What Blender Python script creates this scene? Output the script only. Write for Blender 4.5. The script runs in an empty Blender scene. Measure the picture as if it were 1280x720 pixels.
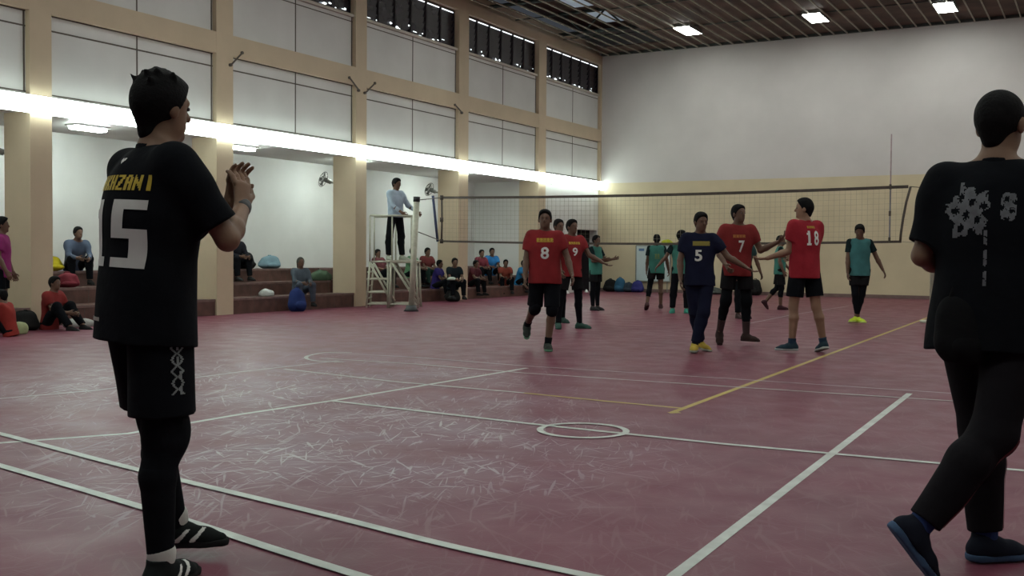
import bpy, bmesh, math, random
import numpy as np
from mathutils import Vector, Matrix
from mathutils.bvhtree import BVHTree

# ------------------------------------------------------------------ camera, world, exposure
CAM_F, CAM_YAW, CAM_PITCH, CAM_ROLL, CAM_H = 1313.0, 0.5134, -0.0323, 0.0076, 1.166
def cam_basis():
    th, pi, ro = CAM_YAW, CAM_PITCH, CAM_ROLL
    fw = np.array([-math.sin(th)*math.cos(pi), math.cos(th)*math.cos(pi), math.sin(pi)])
    rt = np.array([math.cos(th), math.sin(th), 0.0]); up = np.cross(rt, fw)
    return fw, math.cos(ro)*rt+math.sin(ro)*up, -math.sin(ro)*rt+math.cos(ro)*up
FW, RT, UP = cam_basis()
CAMP = np.array([0, 0, CAM_H])
def ray(x, y): return FW+(x-640)/CAM_F*RT-(y-360)/CAM_F*UP
def onz(x, y, z=0.0): d = ray(x, y); return CAMP+d*((z-CAM_H)/d[2])
def onY(x, y, Y): d = ray(x, y); return CAMP+d*(Y/d[1])
def onX(x, y, X): d = ray(x, y); return CAMP+d*(X/d[0])

S = bpy.context.scene
cd = bpy.data.cameras.new('camera'); cam = bpy.data.objects.new('camera', cd); S.collection.objects.link(cam)
cd.sensor_width = 36; cd.lens = CAM_F/1280*36; cd.clip_start = 0.05; cd.clip_end = 200
cam.matrix_world = Matrix(((RT[0], UP[0], -FW[0], 0), (RT[1], UP[1], -FW[1], 0), (RT[2], UP[2], -FW[2], CAM_H), (0, 0, 0, 1)))
S.camera = cam
S.view_settings.view_transform = 'Standard'; S.view_settings.look = 'None'
S.view_settings.gamma = 1; S.view_settings.use_curve_mapping = False
S.view_settings.exposure = 0.0
w = bpy.data.worlds.new('world'); S.world = w; w.use_nodes = True
w.node_tree.nodes['Background'].inputs[0].default_value = (0.75, 0.85, 1.0, 1)
w.node_tree.nodes['Background'].inputs[1].default_value = 0.05
TUBE_E = 14.0      # fluorescent strip
FLOOD_E = 45.0     # ceiling floodlights
ALCOVE_E = 110.0

# ------------------------------------------------------------------ materials
MATS = {}
def mat(name, col, rough=.6, noise=0, nscale=8, bump=0, bscale=60, metal=0, spec=.5, emit=None, estr=0, col2=None, alpha=None):
    if name in MATS: return MATS[name]
    m = bpy.data.materials.new(name); m.use_nodes = True; nt = m.node_tree; b = nt.nodes['Principled BSDF']
    c = (*col, 1)
    b.inputs['Base Color'].default_value = c; b.inputs['Roughness'].default_value = rough
    b.inputs['Metallic'].default_value = metal; b.inputs['Specular IOR Level'].default_value = spec
    if emit: b.inputs['Emission Color'].default_value = (*emit, 1); b.inputs['Emission Strength'].default_value = estr
    tc = nt.nodes.new('ShaderNodeTexCoord')
    if noise:
        n = nt.nodes.new('ShaderNodeTexNoise'); n.inputs['Scale'].default_value = nscale; n.inputs['Detail'].default_value = 5
        nt.links.new(tc.outputs['Object'], n.inputs['Vector'])
        r = nt.nodes.new('ShaderNodeValToRGB'); c2 = col2 or tuple(min(1, x*(1+noise)) for x in col)
        c1 = col if col2 else tuple(x*(1-noise) for x in col)
        r.color_ramp.elements[0].color = (*c1, 1); r.color_ramp.elements[0].position = .35
        r.color_ramp.elements[1].color = (*c2, 1); r.color_ramp.elements[1].position = .65
        nt.links.new(n.outputs['Fac'], r.inputs['Fac']); nt.links.new(r.outputs['Color'], b.inputs['Base Color'])
    if bump:
        n = nt.nodes.new('ShaderNodeTexNoise'); n.inputs['Scale'].default_value = bscale; n.inputs['Detail'].default_value = 4
        nt.links.new(tc.outputs['Object'], n.inputs['Vector'])
        bp = nt.nodes.new('ShaderNodeBump'); bp.inputs['Strength'].default_value = bump; bp.inputs['Distance'].default_value = .02
        nt.links.new(n.outputs['Fac'], bp.inputs['Height']); nt.links.new(bp.outputs['Normal'], b.inputs['Normal'])
    MATS[name] = m
    return m
def cloth(name, col, rough=.9): return mat(name, col, rough, noise=.12, nscale=6, bump=.3, bscale=14, spec=.08 if max(col) < .03 else .2)

BEIGE = mat('beige_paint', (.53, .43, .30), .6, noise=.05, nscale=1.5, bump=.05, bscale=30)
BEIGE_END = mat('beige_wall_paint', (.54, .455, .30), .6, noise=.06, nscale=1.2, bump=.05, bscale=30)
WHITE = mat('white_panel_paint', (.60, .60, .58), .55, noise=.04, nscale=1.2, bump=.03, bscale=20)
WHITE_END = mat('white_wall_paint', (.53, .50, .48), .6, noise=.05, nscale=.8, bump=.03, bscale=20)
JOINT = mat('dark_joint', (.10, .085, .07), .8, noise=.1)
DARKIN = mat('dark_interior', (.018, .014, .018), .7, noise=.2)
TILE = mat('brown_step_tile', (.095, .045, .035), .5, noise=.3, nscale=5, bump=.1, bscale=20)
GALV = mat('grey_steel', (.20, .21, .19), .5, noise=.15, nscale=10, metal=.2)
DECK = mat('brown_roof_deck', (.085, .048, .034), .8, noise=.35, nscale=1.3, bump=.2, bscale=8)
BATTEN = mat('grey_green_batten', (.36, .34, .27), .7, noise=.15)
TRUSSM = mat('dark_green_steel', (.035, .045, .04), .7, noise=.2)
SKYL = mat('translucent_roof_sheet', (.4, .45, .5), .6, emit=(.55, .68, .8), estr=.22)
TUBE = mat('fluorescent_tube_glow', (.9, .95, .92), .4, emit=(.86, 1.0, .93), estr=TUBE_E)
FLOOD = mat('floodlight_glow', (.9, .95, .92), .4, emit=(.95, 1.0, .95), estr=FLOOD_E)
GLOBE = mat('alcove_lamp_glow', (.9, .95, .92), .4, emit=(.86, 1.0, .93), estr=ALCOVE_E)
DAYL = mat('daylight_gap_glow', (.8, .85, .9), .5, emit=(.9, .97, 1.0), estr=1.6)
ENAM = mat('white_enamel', (.7, .72, .7), .4, noise=.03)
IVORY = mat('ivory_painted_steel', (.42, .42, .33), .45, noise=.1, nscale=12)
NETD = mat('dark_brown_tape', (.075, .06, .05), .8, noise=.15)
NETS = mat('pale_net_cord', (.28, .26, .2), .8, noise=.1)
BLACKP = mat('black_plastic', (.012, .013, .015), .5, noise=.1)
WHITEP = mat('white_print', (.62, .62, .58), .7, noise=.05)
GREYP = mat('faded_grey_print', (.125, .13, .14), .8, noise=.2, nscale=30)
YELP = mat('yellow_print', (.50, .36, .03), .7, noise=.15, nscale=30)
RUBBER = mat('dark_rubber', (.02, .02, .02), .8, noise=.1)

# ------------------------------------------------------------------ helpers
def new(name, me, parent=None, loc=(0, 0, 0), rotz=0.0):
    o = bpy.data.objects.new(name, me); S.collection.objects.link(o); o.location = loc; o.rotation_euler = (0, 0, rotz)
    if parent: o.parent = parent
    return o
def tag(o, label=None, cat=None, group=None, kind=None):
    if label: o['label'] = label
    if cat: o['category'] = cat
    if group: o['group'] = group
    if kind: o['kind'] = kind
    return o
def thing(name, label, cat, loc=(0, 0, 0), rotz=0, group=None):
    return tag(new(name, None, None, loc, rotz), label, cat, group)
class MB:
    """collects boxes and tubes with material slots into one mesh"""
    def __init__(s): s.v = []; s.f = []; s.m = []; s.mats = []; s.sm = []
    def _mi(s, m):
        if m not in s.mats: s.mats.append(m)
        return s.mats.index(m)
    def add(s, vs, fs, m, smooth=False):
        b = len(s.v); s.v += [tuple(map(float, p)) for p in vs]; s.f += [tuple(b+i for i in f) for f in fs]
        s.m += [s._mi(m)]*len(fs); s.sm += [smooth]*len(fs)
    def box(s, lo, hi, m):
        (a, b, c), (d, e, f) = lo, hi
        s.add([(a, b, c), (d, b, c), (d, e, c), (a, e, c), (a, b, f), (d, b, f), (d, e, f), (a, e, f)],
              [(0, 3, 2, 1), (4, 5, 6, 7), (0, 1, 5, 4), (1, 2, 6, 5), (2, 3, 7, 6), (3, 0, 4, 7)], m)
    def tube(s, pts, r, m, n=10, cap=True, rs=None):
        pts = [np.array(p, float) for p in pts]; rings = []
        for i, p in enumerate(pts):
            t = pts[min(i+1, len(pts)-1)]-pts[max(i-1, 0)]; t = t/np.linalg.norm(t)
            a = np.cross(t, (0, 0, 1) if abs(t[2]) < .9 else (1, 0, 0)); a /= np.linalg.norm(a); b = np.cross(t, a)
            rr = rs[i] if rs else r
            rings.append([p+rr*(math.cos(2*math.pi*k/n)*a+math.sin(2*math.pi*k/n)*b) for k in range(n)])
        vs = [q for rg in rings for q in rg]; fs = []
        for i in range(len(pts)-1):
            for k in range(n):
                fs.append((i*n+k, i*n+(k+1) % n, (i+1)*n+(k+1) % n, (i+1)*n+k))
        if cap: fs += [tuple(range(n))[::-1], tuple((len(pts)-1)*n+k for k in range(n))]
        s.add(vs, fs, m, True)
    def bar(s, a, b, w, h, m):
        """rectangular bar from a to b"""
        a = np.array(a, float); b = np.array(b, float); t = b-a; t /= np.linalg.norm(t)
        u = np.cross(t, (0, 0, 1) if abs(t[2]) < .95 else (1, 0, 0)); u /= np.linalg.norm(u); q = np.cross(u, t)
        vs = [p+sx*u*w/2+sy*q*h/2 for p in (a, b) for sx, sy in ((-1, -1), (1, -1), (1, 1), (-1, 1))]
        s.add(vs, [(0, 1, 2, 3), (7, 6, 5, 4), (0, 4, 5, 1), (1, 5, 6, 2), (2, 6, 7, 3), (3, 7, 4, 0)], m)
    def build(s, name, parent=None, loc=(0, 0, 0), rotz=0, bevel=0):
        me = bpy.data.meshes.new(name); me.from_pydata(s.v, [], s.f)
        for m in s.mats: me.materials.append(m)
        me.polygons.foreach_set('material_index', s.m); me.polygons.foreach_set('use_smooth', s.sm); me.update()
        bm = bmesh.new(); bm.from_mesh(me); bmesh.ops.recalc_face_normals(bm, faces=bm.faces); bm.to_mesh(me); bm.free()
        o = new(name, me, parent, loc, rotz)
        if bevel:
            b = o.modifiers.new('bevel', 'BEVEL'); b.width = bevel; b.segments = 2; b.limit_method = 'ANGLE'
        return o

# ------------------------------------------------------------------ structure
XL, YE, XR, YB, ZT = -14.16, 30.9, 5.5, -3.0, 7.51
Z_LB, Z_P0, Z_B0, Z_B1, Z_S, Z_W1 = 3.27, 3.557, 4.79, 5.17, 6.24, 7.24   # alcove head, panel foot, beam, sill, window head
ZE = 3.456
XBACK = -16.3
def structure(o): return tag(o, kind='structure')

def floor_material():
    m = bpy.data.materials.new('plum_sports_floor'); m.use_nodes = True; nt = m.node_tree; b = nt.nodes['Principled BSDF']
    N = nt.nodes.new; Lk = nt.links.new
    tc = N('ShaderNodeTexCoord')
    def noise(scale, detail=6, vec=None, dist=0):
        n = N('ShaderNodeTexNoise'); n.inputs['Scale'].default_value = scale; n.inputs['Detail'].default_value = detail
        n.inputs['Distortion'].default_value = dist; Lk(vec or tc.outputs['Object'], n.inputs['Vector']); return n.outputs['Fac']
    def math_(op, a, b_=None, clamp=False):
        x = N('ShaderNodeMath'); x.operation = op; x.use_clamp = clamp
        for i, q in enumerate((a, b_)):
            if q is None: continue
            if isinstance(q, (int, float)): x.inputs[i].default_value = q
            else: Lk(q, x.inputs[i])
        return x.outputs[0]
    def maprange(v, a, c, lo=0, hi=1):
        x = N('ShaderNodeMapRange'); x.inputs[1].default_value = a; x.inputs[2].default_value = c; x.inputs[3].default_value = lo; x.inputs[4].default_value = hi
        Lk(v, x.inputs[0]); return x.outputs[0]
    # worn scuffs: thin streaks in several directions, gathered in the worn part of the court
    streaks = None
    for ang, sc in ((-119, 1.0), (-104, 1.2), (-134, .9), (-84, 1.1), (-152, 1.2), (-60, 1.0), (-30, 1.3), (-172, 1.2), (-112, .8)):
        mp = N('ShaderNodeMapping'); mp.inputs['Rotation'].default_value = (0, 0, math.radians(ang)); Lk(tc.outputs['Object'], mp.inputs['Vector'])
        m2 = N('ShaderNodeMapping'); m2.inputs['Scale'].default_value = (1.5*sc, 19*sc, 1); m2.inputs['Location'].default_value = (ang*.37, ang*.11, 0); Lk(mp.outputs['Vector'], m2.inputs['Vector'])
        f = noise(1.3, 1.5, m2.outputs['Vector'], 1.2); f = maprange(f, .66, .71)
        streaks = f if streaks is None else math_('MAXIMUM', streaks, f)
    def blob(cx, cy, r0, r1):
        vd = N('ShaderNodeVectorMath'); vd.operation = 'DISTANCE'; Lk(tc.outputs['Object'], vd.inputs[0]); vd.inputs[1].default_value = (cx, cy, 0)
        return maprange(vd.outputs['Value'], r0, r1, 1, 0)
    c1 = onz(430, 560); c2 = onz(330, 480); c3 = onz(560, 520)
    wear_sheen = math_('MAXIMUM', blob(c1[0], c1[1], .3, 2.3), math_('MULTIPLY', blob(c2[0], c2[1], .5, 3.4), .75))
    wear_sheen = math_('MAXIMUM', wear_sheen, math_('MULTIPLY', blob(c3[0], c3[1], .2, 1.7), .8))
    wear_sheen = math_('MULTIPLY', wear_sheen, maprange(noise(1.1, 4), .30, .62))
    wear_sheen = math_('MAXIMUM', wear_sheen, .05)
    fac = math_('MULTIPLY', streaks, wear_sheen); fac = math_('MULTIPLY', fac, .95, True)
    base = N('ShaderNodeValToRGB'); base.color_ramp.elements[0].color = (.125, .026, .046, 1); base.color_ramp.elements[1].color = (.165, .038, .062, 1)
    base.color_ramp.elements[0].position = .3; base.color_ramp.elements[1].position = .7
    Lk(noise(.7, 6), base.inputs['Fac'])
    mx = N('ShaderNodeMix'); mx.data_type = 'RGBA'; Lk(fac, mx.inputs[0]); Lk(base.outputs['Color'], mx.inputs[6]); mx.inputs[7].default_value = (.55, .52, .52, 1)
    mx2 = N('ShaderNodeMix'); mx2.data_type = 'RGBA'; Lk(math_('MULTIPLY', wear_sheen, .34), mx2.inputs[0]); Lk(mx.outputs[2], mx2.inputs[6]); mx2.inputs[7].default_value = (.36, .34, .40, 1)  # pale bluish veil: worn tone plus painted sheen of the strip lights
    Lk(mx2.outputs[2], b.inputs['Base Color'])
    Lk(maprange(noise(3.5, 5), .3, .7, .38, .5), b.inputs['Roughness']); b.inputs['Specular IOR Level'].default_value = .17
    bp = N('ShaderNodeBump'); bp.inputs['Strength'].default_value = .06; bp.inputs['Distance'].default_value = .01
    Lk(noise(90, 3), bp.inputs['Height']); Lk(bp.outputs['Normal'], b.inputs['Normal'])
    return m
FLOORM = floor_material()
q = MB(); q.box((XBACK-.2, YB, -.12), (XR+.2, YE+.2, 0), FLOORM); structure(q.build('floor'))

# end wall: white above, beige dado below
q = MB(); q.box((XBACK, YE, 0), (XR+.2, YE+.2, ZE), BEIGE_END); q.box((XBACK, YE, ZE), (XR+.2, YE+.2, ZT+.9), WHITE_END)
structure(q.build('wall_end'))
q = MB(); q.box((XL, YE-.012, 0), (XR, YE, .10), mat('dark_skirting', (.16, .10, .09), .6, noise=.1)); structure(q.build('baseboard_end'))
q = MB(); q.box((XR, YB, 0), (XR+.2, YE, ZT+.9), WHITE_END); structure(q.build('wall_right'))

# left wall (upper storey on a lintel, alcoves below)
PIL = [(1.95, 2.35), (6.10, 6.50), (10.28, 10.66), (14.10, 14.52), (18.19, 18.57), (22.35, 22.80), (26.60, 27.05)]
XPAN = XL-.10
q = MB()
q.box((XPAN-.18, YB, Z_LB), (XPAN, YE, Z_P0), WHITE)              # lintel behind the lamps
q.box((XPAN-.18, YB, Z_P0), (XPAN, YE, Z_S), WHITE)               # panels
q.box((XPAN-.18, YB, Z_W1), (XPAN, YE, ZT+.3), BEIGE)
ends = [YB]+[y for p in PIL for y in p]+[YE]
bays = [(PIL[i][1], (PIL[i+1][0] if i+1 < len(PIL) else YE)) for i in range(len(PIL))]
bays = [(YB, PIL[0][0])]+bays
for a, b in bays:
    mid = (a+b)/2
    for z0, z1 in ((Z_P0, Z_B0), (Z_B1, Z_S)):
        q.box((XPAN, mid-.014, z0), (XPAN+.004, mid+.014, z1), JOINT)
        for yy in (a+.02, b-.02-.01): q.box((XPAN, yy-.012, z0), (XPAN+.006, yy+.016, z1), JOINT)
    q.box((XPAN, a, Z_B0-.25), (XPAN+.004, b, Z_B0-.225), JOINT)
    q.box((XPAN, a, Z_B0-.02), (XPAN+.006, b, Z_B0), JOINT)
    q.box((XPAN, a, Z_P0), (XPAN+.006, b, Z_P0+.02), JOINT)
    q.box((XPAN, a, Z_S-.10), (XPAN+.004, b, Z_S-.08), JOINT)
structure(q.build('wall_left'))
q = MB(); q.box((XBACK-.2, YB, 0), (XBACK, YE, Z_LB), WHITE); q.box((XBACK-.2, YB, Z_LB), (XPAN-.18, YE, Z_LB+.15), WHITE)
q.box((XBACK, 26.62, 0), (XL-.62, 27.0, Z_LB), WHITE)
structure(q.build('wall_alcoves'))
# last bay: closed wall with a doorway next to the corner
DY0, DY1, DZ = 29.38, 30.80, 1.95
q = MB(); q.box((XPAN-.25, 27.05, 0), (XPAN, DY0, Z_LB), WHITE); q.box((XPAN-.25, DY0, DZ), (XPAN, YE, Z_LB), WHITE); q.box((XPAN-.25, DY1, 0), (XPAN, YE, DZ), WHITE)
q.box((XPAN-.9, DY0-.3, 0), (XPAN-.8, YE, Z_LB), DARKIN); q.box((XPAN-.9, DY1+.02, 0), (XPAN-.25, DY1+.08, Z_LB), DARKIN); q.box((XPAN-.9, DY0-.4, 0), (XPAN-.25, DY0-.3, Z_LB), DARKIN)
structure(q.build('wall_corner'))
n = 1
def trim(mb, **k):
    global n
    o = structure(mb.build('trim_%d' % n, **k)); n += 1; return o
q = MB(); q.box((XPAN, YB, Z_B0), (XL-.002, YE, Z_B1), BEIGE); trim(q)
q = MB(); q.box((XPAN, YB, Z_W1), (XL-.002, YE, ZT), BEIGE); trim(q)
q = MB(); q.box((XPAN-.05, YB, Z_S), (XPAN+.05, YE, Z_S+.06), mat('pale_sill', (.5, .47, .40), .6, noise=.05)); trim(q)
for a, b in PIL:
    q = MB(); q.box((XL-.62, a, 0), (XL, b, Z_LB), BEIGE); q.box((XPAN-.1, a, Z_LB), (XL, b, ZT), BEIGE)
    trim(q)
q = MB(); q.box((XPAN, YE-.10, Z_LB), (XL, YE, ZT), BEIGE); trim(q)

# clerestory windows: dark glass louvres with mullions, slivers of daylight below and above
rnd = random.Random(5)
for wi, (a, b) in enumerate(bays):
    if b < 9: continue
    fr = MB()
    for z in (Z_S+.06, Z_W1-.04): fr.box((XPAN-.12, a, z), (XPAN-.04, b, z+.04), JOINT)
    npn = 6
    for k in range(npn+1):
        y = a+(b-a)*k/npn; fr.box((XPAN-.12, y-.02, Z_S+.06), (XPAN-.05, y+.02, Z_W1), DARKIN)
    wo = structure(fr.build('window_%d' % (wi+1)))
    g = MB(); gm = mat('dark_louvre_glass', (.022, .018, .026), .25, noise=.2, nscale=3)
    for k in range(npn):
        y0 = a+(b-a)*k/npn+.02; y1 = a+(b-a)*(k+1)/npn-.02
        for j in range(6):
            z = Z_S+.12+j*.155
            g.add([(XPAN-.10, y0, z), (XPAN-.10, y1, z), (XPAN-.065, y1, z+.15), (XPAN-.065, y0, z+.15),
                   (XPAN-.105, y0, z), (XPAN-.105, y1, z), (XPAN-.07, y1, z+.15), (XPAN-.07, y0, z+.15)],
                  [(0, 1, 2, 3), (7, 6, 5, 4), (0, 4, 5, 1), (2, 6, 7, 3)], gm)
    g.build('louvre_glass', wo)
    d = MB()
    for k in range(npn):
        y0 = a+(b-a)*k/npn+.06; y1 = a+(b-a)*(k+1)/npn-.06
        if b > 18.3: d.box((XPAN-.062, y0, Z_W1-.07), (XPAN-.055, y1, Z_W1-.045), DAYL)
        for _ in range(3):
            if rnd.random() < .62:
                yc = rnd.uniform(y0, y1); zc = Z_S+.10+abs(rnd.gauss(0, .07)); ry = rnd.uniform(.02, .13); rz = rnd.uniform(.012, .035)
                vs = [(XPAN-.055, yc, zc)]+[(XPAN-.055, yc+ry*math.cos(t*.7854)*rnd.uniform(.6, 1), zc+rz*math.sin(t*.7854)*rnd.uniform(.6, 1)) for t in range(8)]
                d.add(vs, [(0, 1+t, 1+(t+1) % 8) for t in range(8)], DAYL)
    tag(d.build('daylight_gap', wo), 'bright daylight showing at the louvre edges')
# back of window cavity
q = MB(); q.box((XPAN-.6, YB, Z_S-.2), (XPAN-.5, YE, ZT+.6), DARKIN); structure(q.build('wall_outside'))

# ceiling deck, batten lattice, trusses, skylight
ZD = 8.35
q = MB(); q.box((XL-.7, YB, ZD), (XR+.2, YE+.2, ZD+.1), DECK); structure(q.build('ceiling'))
q = MB()
x = XL+.25
while x < XR:
    q.box((x-.014, YB, ZT-.015), (x+.014, YE, ZT+.02), BATTEN); x += .37
y = 2.0
while y < YE:
    q.box((XL, y-.015, ZT+.025), (XR, y+.015, ZT+.05), TRUSSM); y += 2.9
q.box((XL, YE-.10, ZT-.0), (XR, YE, ZT+.10), TRUSSM)
trim(q)
q = MB()   # brown lining boards just over the lattice, away from the open left side
q.box((-11.6, YB, ZT+.07), (XR, YE, ZT+.10), DECK)
q.box((XL, 29.9, ZT+.07), (-11.6, YE, ZT+.10), DECK)
trim(q)
for yy in (16.0, 20.0, 24.0, 28.0):
    t = MB(); t.tube([(XL-.1, yy, ZT+.16), (-11.7, yy, ZT+.16)], .05, TRUSSM); t.tube([(XL-.1, yy, ZD-.07), (-11.7, yy, ZD-.07)], .05, TRUSSM)
    k = 0; xx = XL
    while xx < -12.0:
        t.tube([(xx, yy, ZT+.16 if k % 2 else ZD-.07), (xx+.7, yy, ZD-.07 if k % 2 else ZT+.16)], .03, TRUSSM, 8); xx += .7; k += 1
    tag(t.build('roof_truss'), 'dark steel truss above the open lattice along the left wall', 'truss', 'roof trusses above the lattice')
q = MB(); q.box((-13.6, 25.3, ZD-.03), (-12.0, 27.6, ZD), SKYL); q.box((-13.6, 28.4, ZD-.03), (-12.2, 29.8, ZD), SKYL)
structure(q.build('window_20'))

# ------------------------------------------------------------------ lamps
def fluor(y):
    r = thing('fluorescent_light', 'white fluorescent batten in the continuous row along the left wall', 'light', (XL+.03, y, Z_LB+.11), 0, 'fluorescent battens along the left wall')
    h = MB(); h.box((-.02, -.61, -.12), (.02, .61, .12), ENAM)
    h.build('housing', r)
    for z in (-.125, -.01, .095):
        t = MB(); t.tube([(.048, -.60, z), (.048, .60, z)], .026, TUBE, 8); t.build('tube', r)
    return r
f0 = fluor(1.0)
def dup(root, loc, label=None, rotz=None):
    r = root.copy(); S.collection.objects.link(r); r.location = loc
    if rotz is not None: r.rotation_euler = (0, 0, rotz)
    if label: r['label'] = label
    for c in root.children:
        d = c.copy(); S.collection.objects.link(d); d.parent = r
        for g_ in c.children:
            e = g_.copy(); S.collection.objects.link(e); e.parent = d
    return r
y = 1.0+1.22
while y < YE-.6:
    dup(f0, (XL+.03, y, Z_LB+.11)); y += 1.22

fl_pos = [onz(860, 37, ZT), onz(1020, 21, ZT), onz(1182, 8, ZT)]
names = ['square ceiling floodlight nearest the left wall', 'square ceiling floodlight in the middle of the far row', 'square ceiling floodlight at the upper right, over the far wall']
fl0 = None
for p, nm in zip(fl_pos, names):
    if fl0 is None:
        fl0 = thing('ceiling_floodlight', nm, 'light', tuple(p), 0, 'ceiling floodlights')
        h = MB(); h.box((-.24, -.52, -.02), (.24, .52, .07), GALV)
        for sx in (-.25, .23): h.box((sx, -.54, -.05), (sx+.02, .54, .03), GALV)
        h.build('housing', fl0)
        e = MB(); e.box((-.225, -.50, -.045), (.225, .50, -.021), FLOOD); e.build('lens', fl0)
    else: dup(fl0, tuple(p), nm)
for yy in (21.0, 14.0, 7.0, 0.5):      # unseen rows added nearer the camera to light the near floor
    for p in fl_pos+[(0.2, 0, 0), (3.6, 0, 0)]:
        dup(fl0, (p[0], yy, ZT), 'added square ceiling floodlight in a row above the court, out of view')
for x_ in (0.2, 3.6): dup(fl0, (x_, 28.5, ZT), 'added square ceiling floodlight in a row above the court, out of view')
    # these light the court
for i_, (xx, yy) in enumerate(((-14.95, 11.95), (-14.95, 15.55), (-14.92, 19.10), (-14.92, 23.35), (-15.2, 7.0))):
    nm = ['glowing flat lamp at the alcove ceiling behind the player in 15', 'glowing flat lamp at the alcove ceiling behind the raised hand', 'glowing flat lamp behind the pillar left of the referee', 'glowing flat lamp behind the pillar right of the referee', 'glowing flat lamp in the alcove beyond the left edge'][i_]
    r = thing('alcove_lamp', nm, 'light', (xx, yy, Z_LB), 0, 'flat alcove lamps')
    h = MB(); h.box((-.15, -.34, -.03), (.15, .34, -.002), ENAM); h.build('base_plate', r)
    for x_ in (-.06, .06): h = MB(); h.tube([(x_, -.31, -.055), (x_, .31, -.055)], .03, GLOBE, 12); h.build('tube', r)

# ------------------------------------------------------------------ court lines
WLINE = mat('white_court_paint', (.47, .50, .46), .5, noise=.12, nscale=9)
YLINE = mat('yellow_court_paint', (.40, .30, .06), .5, noise=.12, nscale=9)
FLINE = mat('faded_white_court_paint', (.34, .30, .31), .5, noise=.2, nscale=9)
PLINE = mat('worn_white_court_paint', (.42, .42, .40), .5, noise=.2, nscale=9)
lz = [.0010]
def court_line(pts, wdt, m, label, closed=False):
    P = [np.array([p[0], p[1]]) for p in pts]; L = []; R = []; k = len(P)
    for i in range(k):
        a = P[(i-1) % k] if closed or i else P[i]; b = P[(i+1) % k] if closed or i < k-1 else P[i]
        t = (b-a)/np.linalg.norm(b-a); nn = np.array([-t[1], t[0]]); L.append(P[i]+nn*wdt/2); R.append(P[i]-nn*wdt/2)
    z = lz[0]; lz[0] += .0004; q = MB()
    vs = [(*p, z) for p in L]+[(*p, z) for p in R]; fs = []
    for i in range(k if closed else k-1): j = (i+1) % k; fs.append((i, j, k+j, k+i))
    q.add(vs, fs, m); o = q.build('court_line'); return tag(o, label, 'floor marking', 'painted court lines')
def pxs(*p): return [onz(*a)[:2] for a in p]
def bez(p, n_=16):   # smooth curve through points
    P = [np.array(a, float) for a in p]; out = []
    P = [2*P[0]-P[1]]+P+[2*P[-1]-P[-2]]
    for i in range(1, len(P)-2):
        for t in np.linspace(0, 1, n_, endpoint=False):
            out.append(.5*((2*P[i])+(-P[i-1]+P[i+1])*t+(2*P[i-1]-5*P[i]+4*P[i+1]-P[i+2])*t*t+(-P[i-1]+3*P[i]-3*P[i+1]+P[i+2])*t**3))
    out.append(P[-2]); return out
court_line(pxs((-30, 556), (160, 542), (300, 518), (415, 501), (659, 460)), .05, WLINE, 'white line crossing the court on the left from behind the player in 15')
court_line(pxs((-20, 500), (120, 488), (300, 465), (423, 451)), .045, FLINE, 'faint white line far left beyond the longer crossing line')
court_line(pxs((800, 755), (845, 718), (1137, 492)), .05, WLINE, 'thick white line running from the bottom centre toward the far right')
court_line(pxs((840, 516), (1165, 395), (1240, 366)), .05, YLINE, 'long yellow line running away beside the player in 18')
court_line(pxs((857, 511), (760, 502), (655, 491.5)), .045, YLINE, 'yellow line meeting the long yellow line at its near corner')
court_line(pxs((836, 516.5), (850, 516)), .06, YLINE, 'tiny yellow stub at the near corner of the yellow lines')
court_line(pxs((655, 491.5), (500, 478), (355, 461.5)), .045, PLINE, 'worn white line leading left out of the yellow one')
court_line(pxs((415.6, 501.5), (670.5, 531), (900, 555), (1200, 582), (1330, 593)), .05, WLINE, 'white line that runs through the small painted circle')
court_line(pxs((409, 441), (520, 447), (659, 458), (900, 473), (1218, 494), (1330, 500)), .04, FLINE, 'upper of the two close parallel lines in mid court')
court_line(pxs((400, 448), (520, 455.5), (659, 467), (900, 483), (1218, 503.5), (1330, 510)), .04, PLINE, 'lower of the two close parallel lines in mid court')
court_line(bez(pxs((440, 441), (409, 441), (386, 445), (384, 449), (400, 452), (430, 453))), .045, PLINE, 'small rounded end of the parallel lines at left')
c0 = (onz(670, 539)+onz(784, 539))/2
court_line([(c0[0]+.285*math.cos(t*math.pi/24), c0[1]+.02+.285*math.sin(t*math.pi/24)) for t in range(48)], .045, WLINE, 'small painted white circle on the floor', True)
court_line(bez(pxs((-60, 530), (0, 543), (160, 585), (400, 643), (560, 683), (740, 722), (860, 745))), .055, WLINE, 'upper of the two long curved white lines at bottom left')
court_line(bez(pxs((-60, 568), (0, 583), (200, 642), (340, 687), (445, 720), (520, 742))), .055, WLINE, 'lower of the two long curved white lines at bottom left')
court_line(pxs((930, 406), (990, 394), (1060, 383)), .04, FLINE, 'short faint line on the far floor between players')

# ------------------------------------------------------------------ bleachers
brn = mat('dark_step_nosing', (.16, .10, .09), .6, noise=.2)
btiers = [(.29, XL-.04, -14.85), (.55, -14.85, -15.5), (.81, -15.5, XBACK+.01)]
alc = [(6.50, 10.28), (10.66, 14.10), (14.52, 18.19), (18.57, 22.35), (22.80, 26.60)]
blab = ['at the far left edge', 'behind the player in 15', 'behind the raised hand, holding the blue bag', "behind the referee stand", 'in the farthest alcove, full of seated people']
for (a, b), lb in zip(alc, blab):
    r = thing('bleacher', 'brown tiled three-step seating '+lb, 'bleacher', (0, 0, 0), 0, 'tiled seating steps in the alcoves')
    for z, x1, x0 in btiers:
        s_ = MB(); s_.box((x0, a+.005, 0), (x1, b-.005, z), TILE)
        yy = a+.6
        while yy < b: s_.box((x1, yy-.005, 0.0), (x1+.002, yy+.005, z-.04), JOINT); yy += .6
        st = s_.build('step', r)
        s_ = MB(); s_.box((x1-.05, a+.006, z-.035), (x1+.012, b-.006, z+.006), brn); s_.build('nosing', st)

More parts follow.
